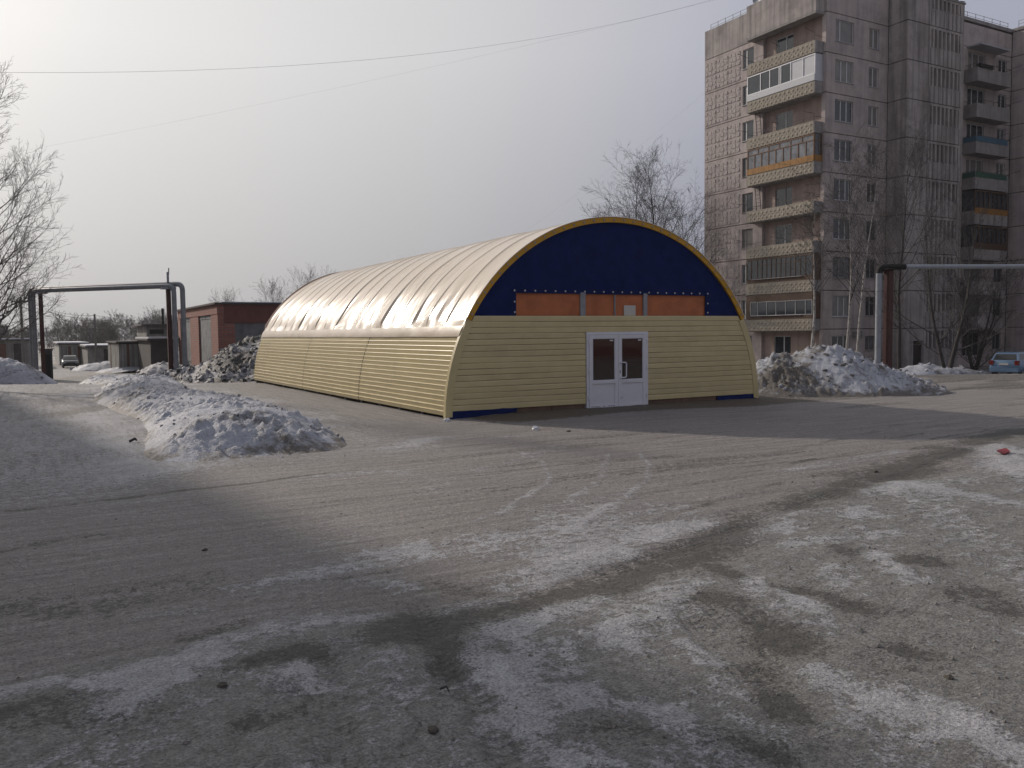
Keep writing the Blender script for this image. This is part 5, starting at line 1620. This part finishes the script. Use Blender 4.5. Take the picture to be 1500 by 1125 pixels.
# ------------------------------------------------------------------ parked cars
def make_car(name, label, loc, rz, body, L=4.1, Wc=1.7, H=1.48, hatch=True):
    t = thing(name, label, 'car', loc, rz)                # car points along +X, rear at x = 0
    hw = Wc / 2
    if hatch:
        low = [(0.0, 0.42), (0.02, 0.78), (0.10, 0.98), (0.6, 1.0), (2.75, 0.98), (3.75, 0.82), (4.05, 0.66), (4.1, 0.40), (3.9, 0.22), (0.12, 0.24)]
        gh = [(0.10, 0.97), (0.42, 1.40), (0.75, 1.47), (1.6, 1.48), (2.15, 1.43), (3.0, 0.97)]
    else:
        low = [(0.0, 0.45), (0.02, 0.85), (0.15, 0.95), (0.75, 0.98), (3.05, 0.95), (4.15, 0.82), (4.32, 0.62), (4.3, 0.36), (4.1, 0.22), (0.15, 0.24)]
        gh = [(0.55, 0.95), (1.15, 1.36), (1.6, 1.42), (2.3, 1.42), (2.7, 1.34), (3.35, 0.95)]
    def loft(prof, sections, name, mat, parent):
        m = MB()
        n = len(prof)
        for (y, sx, zc, sz) in sections:
            cx = sum(p[0] for p in prof) / n
            for (x, z) in prof:
                m.v.append((cx + (x - cx) * sx, y, zc + (z - zc) * sz))
        k = len(sections)
        for i in range(k - 1):
            for j in range(n):
                m.f.append((i * n + j, i * n + (j + 1) % n, (i + 1) * n + (j + 1) % n, (i + 1) * n + j))
        m.f.append(tuple(range(n))[::-1])
        m.f.append(tuple((k - 1) * n + j for j in range(n)))
        return m.build(name, mat, parent, smooth=True)
    loft(low, [(-hw, 0.94, 0.55, 0.80), (-hw + 0.05, 0.975, 0.55, 0.92), (-hw + 0.16, 1, 0.55, 1), (0, 1.005, 0.55, 1.0), (hw - 0.16, 1, 0.55, 1), (hw - 0.05, 0.975, 0.55, 0.92), (hw, 0.94, 0.55, 0.80)], 'body', body, t)
    gl = M('car_glass', (0.008, 0.009, 0.011), 0.06, 0.1, spec=0.6)
    cab = MB()
    n = len(gh)
    # cabin skin with tumblehome
    yb, yt = hw - 0.07, hw - 0.24
    def gy(z):
        return yb + (yt - yb) * (z - 0.95) / 0.5
    for (x, z) in gh:
        cab.v.append((x, -gy(z), z))
    for (x, z) in gh:
        cab.v.append((x, gy(z), z))
    for j in range(n - 1):
        cab.f.append((j, j + 1, n + j + 1, n + j))
    cab.f.append(tuple(range(n))[::-1])
    cab.f.append(tuple(n + j for j in range(n)))
    c = cab.build('cabin', body, t)
    def glass(quad, nm, off):
        MB().poly([Vector(q) + Vector(off) for q in quad]).build(nm, gl, c)
    def edge(i, s):
        x = gh[i][0] + (gh[i + 1][0] - gh[i][0]) * s
        z = gh[i][1] + (gh[i + 1][1] - gh[i][1]) * s
        return x, z
    for (i, nm, o) in ((0, 'rear_window', -0.012), (n - 2, 'windscreen', 0.012)):
        (xa, za), (xb, zb2) = edge(i, 0.10), edge(i, 0.90)
        glass([(xa, -gy(za) + 0.1, za), (xa, gy(za) - 0.1, za), (xb, gy(zb2) - 0.09, zb2), (xb, -gy(zb2) + 0.09, zb2)], nm, (o, 0, 0.008))
    zl, zh = 1.02, 1.36 if hatch else 1.31
    def xat(z, rear):
        seq = gh[:3] if rear else gh[-3:][::-1]
        for a, b2 in zip(seq[:-1], seq[1:]):
            if a[1] <= z <= b2[1]:
                return a[0] + (b2[0] - a[0]) * (z - a[1]) / (b2[1] - a[1])
        return seq[-1][0]
    mids = [1.45, 2.0] if hatch else [1.85]
    for sgn in (-1, 1):
        cuts = [(xat(zl, True) + 0.22, xat(zh, True) + 0.22)] + [(1.62, 1.60)] + [(xat(zl, False) - 0.22, xat(zh, False) - 0.16)]
        for (a, b2), (a2, b3) in zip(cuts[:-1], cuts[1:]):
            q = [(a + 0.04, sgn * (gy(zl) + 0.006), zl), (a2 - 0.04, sgn * (gy(zl) + 0.006), zl), (b3 - 0.04, sgn * (gy(zh) + 0.006), zh), (b2 + 0.04, sgn * (gy(zh) + 0.006), zh)]
            MB().poly(q if sgn < 0 else q[::-1]).build('side_window', gl, c)
    tl = M('tail_light', (0.16, 0.012, 0.01), 0.25)
    hl = M('head_light', (0.35, 0.36, 0.38), 0.2)
    for sgn in (-1, 1):
        y0, y1 = sgn * (hw - 0.02), sgn * (hw - 0.26)
        MB().box(-0.02, min(y0, y1), 0.72, 0.16, max(y0, y1), 0.98 if hatch else 0.88).build('tail_light', tl, t)
        MB().box(L - 0.28 if hatch else 4.12, min(y0, y1), 0.58, L - 0.02 if hatch else 4.31, max(y0, y1), 0.74).build('headlight', hl, t)
        MB().box(2.85, sgn * hw - 0.02 if sgn < 0 else hw - 0.05, 0.95, 2.98, sgn * hw + (0.05 if sgn < 0 else 0.14) - (0.14 if sgn < 0 else 0), 1.08).build('wing_mirror', body, t)
        for x in (0.72, 3.25 if hatch else 3.4):
            w = MB().tube([(x, sgn * (hw - 0.2), 0.30), (x, sgn * (hw - 0.01), 0.30)], 0.30, 18).build('wheel', M('tyre', (0.018, 0.018, 0.018), 0.9), t)
            MB().tube([(x, sgn * (hw - 0.03), 0.30), (x, sgn * (hw + 0.0), 0.30)], 0.19, 14).build('rim', STEEL, w)
    MB().box(-0.03, -0.26, 0.70, 0.02, 0.26, 0.82).build('number_plate', M('plate', (0.4, 0.4, 0.38), 0.6), t)
    MB().box(-0.05, -hw + 0.04, 0.30, 0.10, hw - 0.04, 0.52).build('rear_bumper', body, t)
    MB().box(L - 0.06 if hatch else 4.2, -hw + 0.05, 0.26, L + 0.04 if hatch else 4.36, hw - 0.05, 0.48).build('front_bumper', body if hatch else BLACK, t)
    MB().box(L + 0.0 if hatch else 4.30, -0.45, 0.52, L + 0.03 if hatch else 4.34, 0.45, 0.66).build('grille', BLACK, t)
p = dp(1470, 553, 52)
make_car('hatchback', 'pale blue hatchback parked by the apartment block', (p.x, p.y, tz(p.x, p.y)), R(12), M('blue_paint', (0.10, 0.17, 0.27), 0.3, 0.05, coat=0.5))
p = dp(104, 538, 98)
make_car('sedan', 'dusty grey sedan parked down the lane before the garages', (p.x, p.y + 4.3, tz(p.x, p.y)), R(-90), M('grey_paint', (0.13, 0.135, 0.14), 0.45, 0.2, coat=0.2), hatch=False)

# ------------------------------------------------------------------ neighbours outside the picture: they shade the lane and show in the door glass
def plain_block(name, label, x0, x1, y0, y1, h, floors, wall, band, rz=0.0):
    t = thing(name, label, 'building', (x0, y0, tz(x0, y0) - 0.3), rz)
    w, l = x1 - x0, y1 - y0
    MB().box(0, 0, 1.2, w, l, h).build('wall', wall, t)
    MB().box(-0.05, -0.05, 0, w + 0.05, l + 0.05, 1.19).build('plinth', band, t)
    MB().box(-0.3, -0.3, h + 0.003, w + 0.3, l + 0.3, h + 0.25).build('roof', M('roof_dark', (0.07, 0.06, 0.06), 0.9), t)
    wm = MB().box(0, 0, 0, 1.5, 0.02, 1.4).mesh('window', GLASS)
    wm2 = MB().box(0, 0, 0, 0.02, 1.5, 1.4).mesh('window', GLASS)
    for f in range(floors):
        z = 2.0 + f * 2.85
        if w < l:
            for i in range(int(l / 3.2)):
                obj('window', wm2, t, (w + 0.003, 0.9 + i * 3.2, z))
        else:
            for i in range(int(w / 3.2)):
                obj('window', wm, t, (0.9 + i * 3.2, l + 0.003, z))
plain_block('neighbour_block', 'long six storey pale block along the left of the lane', -20.9, -7.5, 20, 96, 18.2, 6, M('pale_block', (0.33, 0.29, 0.26), 0.9), M('dark_plinth', (0.10, 0.05, 0.045), 0.9), R(7.5))
plain_block('brick_shop', 'low pinkish building with a red plinth facing the hangar door', 12, 60, -30, -18, 5.5, 1, M('pink_block', (0.25, 0.18, 0.16), 0.9), M('red_plinth', (0.13, 0.03, 0.028), 0.9))

# ------------------------------------------------------------------ small things on the ground
def lump(name, label, cat, p, s, mat, seed, flat=0.7, group=None):
    rng = random.Random(seed)
    import bmesh
    bm = bmesh.new()
    bmesh.ops.create_icosphere(bm, subdivisions=2, radius=1)
    for v in bm.verts:
        k = 1 + rng.uniform(-0.22, 0.22)
        v.co = Vector((v.co.x * s * k, v.co.y * s * 0.8 * k, max(v.co.z * s * flat * k, -0.25 * s)))
    me = bpy.data.meshes.new(name)
    bm.to_mesh(me); bm.free()
    me.materials.append(mat)
    o = obj(name, me, None, (p.x, p.y, float(ground_height(np.array(p.x), np.array(p.y))) + 0.12 * s), rng.uniform(0, 6))
    return tag(o, label, cat, group)
ICE = M('ice_lump', (0.62, 0.63, 0.66), 0.6, 0.15, 9, 0.01, 30)
lump('ice_chunk', 'white lump of ice on the soil before the hangar front', 'ice', gp(784, 630), 0.10, ICE, 1)
lump('ice_chunk', 'pale ice lump at the front corner foot of the hangar', 'ice', gp(655, 618), 0.09, ICE, 2)
CLOD = M('mud_clod', (0.07, 0.062, 0.052), 0.95, 0.3, 12, 0.01, 30)
for i, (px, py, s, lab) in enumerate(((326, 1013, 0.032, 'dark mud clod among snow smears left of the tyre prints'), (635, 1078, 0.034, 'dark mud clod beside the tyre prints in the foreground'), (300, 806, 0.03, 'tiny dark clod on the grey road'),
                                      (1283, 690, 0.04, 'dark clod on the road near the snow verge'), (1390, 1000, 0.032, 'dark lump on the muddy verge'), (833, 633, 0.05, 'dark pebble on the soil before the hangar door'))):
    lump('mud_clod', lab, 'clod', gp(px, py), s, CLOD, 10 + i, 0.6)
def stick(label, a, b, r, mat, bend=0.02):
    A, B = gp(*a), gp(*b)
    za = float(ground_height(np.array(A.x), np.array(A.y))) + r
    mid = (B - A) * 0.5
    o = MB().tube([(0, 0, 0), (mid.x + bend, mid.y - bend, bend + 0.015), (B.x - A.x, B.y - A.y, 0.0)], [r, r * 0.9, r * 0.6], 6).build('stick', mat, None, (A.x, A.y, za))
    tag(o, label, 'stick')
stick('dark wooden stick lying at the foot of the snow bank', (296, 672), (311, 660), 0.035, BARK, 0.05)
stick('short broken stick beside the dark gutter of the lane', (190, 649), (200, 647), 0.03, BARK, 0.03)
stick('thin dark twig lying on the patchy snow in the foreground', (645, 1019), (658, 1023), 0.007, BARK, 0.008)
rp = gp(1470, 672)
o = MB().poly([(0, 0, 0), (0.24, 0.03, 0.02), (0.30, 0.14, 0.06), (0.12, 0.2, 0.03), (-0.03, 0.1, 0.05)]).poly([(0, 0, -0.01), (-0.03, 0.1, 0.035), (0.12, 0.2, 0.01), (0.30, 0.14, 0.03), (0.24, 0.03, 0.0)]).build('litter', M('red_plastic', (0.25, 0.03, 0.03), 0.5), None, (rp.x, rp.y, float(ground_height(np.array(rp.x), np.array(rp.y))) + 0.03))
tag(o, 'scrap of red plastic on the snowy verge', 'litter')
def pebbles():
    rng = np.random.default_rng(5)
    n = 5200
    x = rng.uniform(-6, 18, n)
    y = 2.4 + rng.random(n) ** 1.4 * 14
    keep = (y < verge_edge(x) + rng.normal(0, 0.7, n)) | (rng.random(n) < 0.16)
    x, y = x[keep], y[keep]
    n = len(x)
    s = 0.006 + 0.018 * rng.random(n) ** 3
    z = ground_height(x, y)
    oc = np.array([[1, 0, 0], [0, 1, 0], [-1, 0, 0], [0, -1, 0], [0, 0, 0.8], [0, 0, -0.5]], float)
    V = np.stack([x, y, z], -1)[:, None] + oc[None] * s[:, None, None] * rng.uniform(0.6, 1.4, (n, 6, 1))
    tri = np.array([[0, 1, 4], [1, 2, 4], [2, 3, 4], [3, 0, 4]])
    q = (np.arange(n)[:, None, None] * 6 + tri[None]).reshape(-1, 3)
    tag(obj('gravel_crumbs', raw_mesh('gravel_crumbs', V.reshape(-1, 3), q, M('crumbs', (0.17, 0.155, 0.14), 0.9, 0.7, 30))), 'loose crumbs of ice and grit on the verge', 'grit', None, 'stuff')
pebbles()

# ------------------------------------------------------------------ winter haze
def make_haze():
    m = bpy.data.materials.new('haze')
    m.use_nodes = True
    n = m.node_tree
    n.nodes.clear()
    o = n.nodes.new('ShaderNodeOutputMaterial')
    v = n.nodes.new('ShaderNodeVolumePrincipled')
    v.inputs['Color'].default_value = (0.9, 0.91, 0.95, 1)
    v.inputs['Density'].default_value = HAZE
    v.inputs['Anisotropy'].default_value = 0.3
    n.links.new(v.outputs[0], o.inputs['Volume'])
    b = MB().box(-720, -720, -4, 720, 720, 34).build('haze', m)
    tag(b, 'thin pale winter haze over the yard', 'haze', None, 'stuff')
HAZE = 0.00025
make_haze()
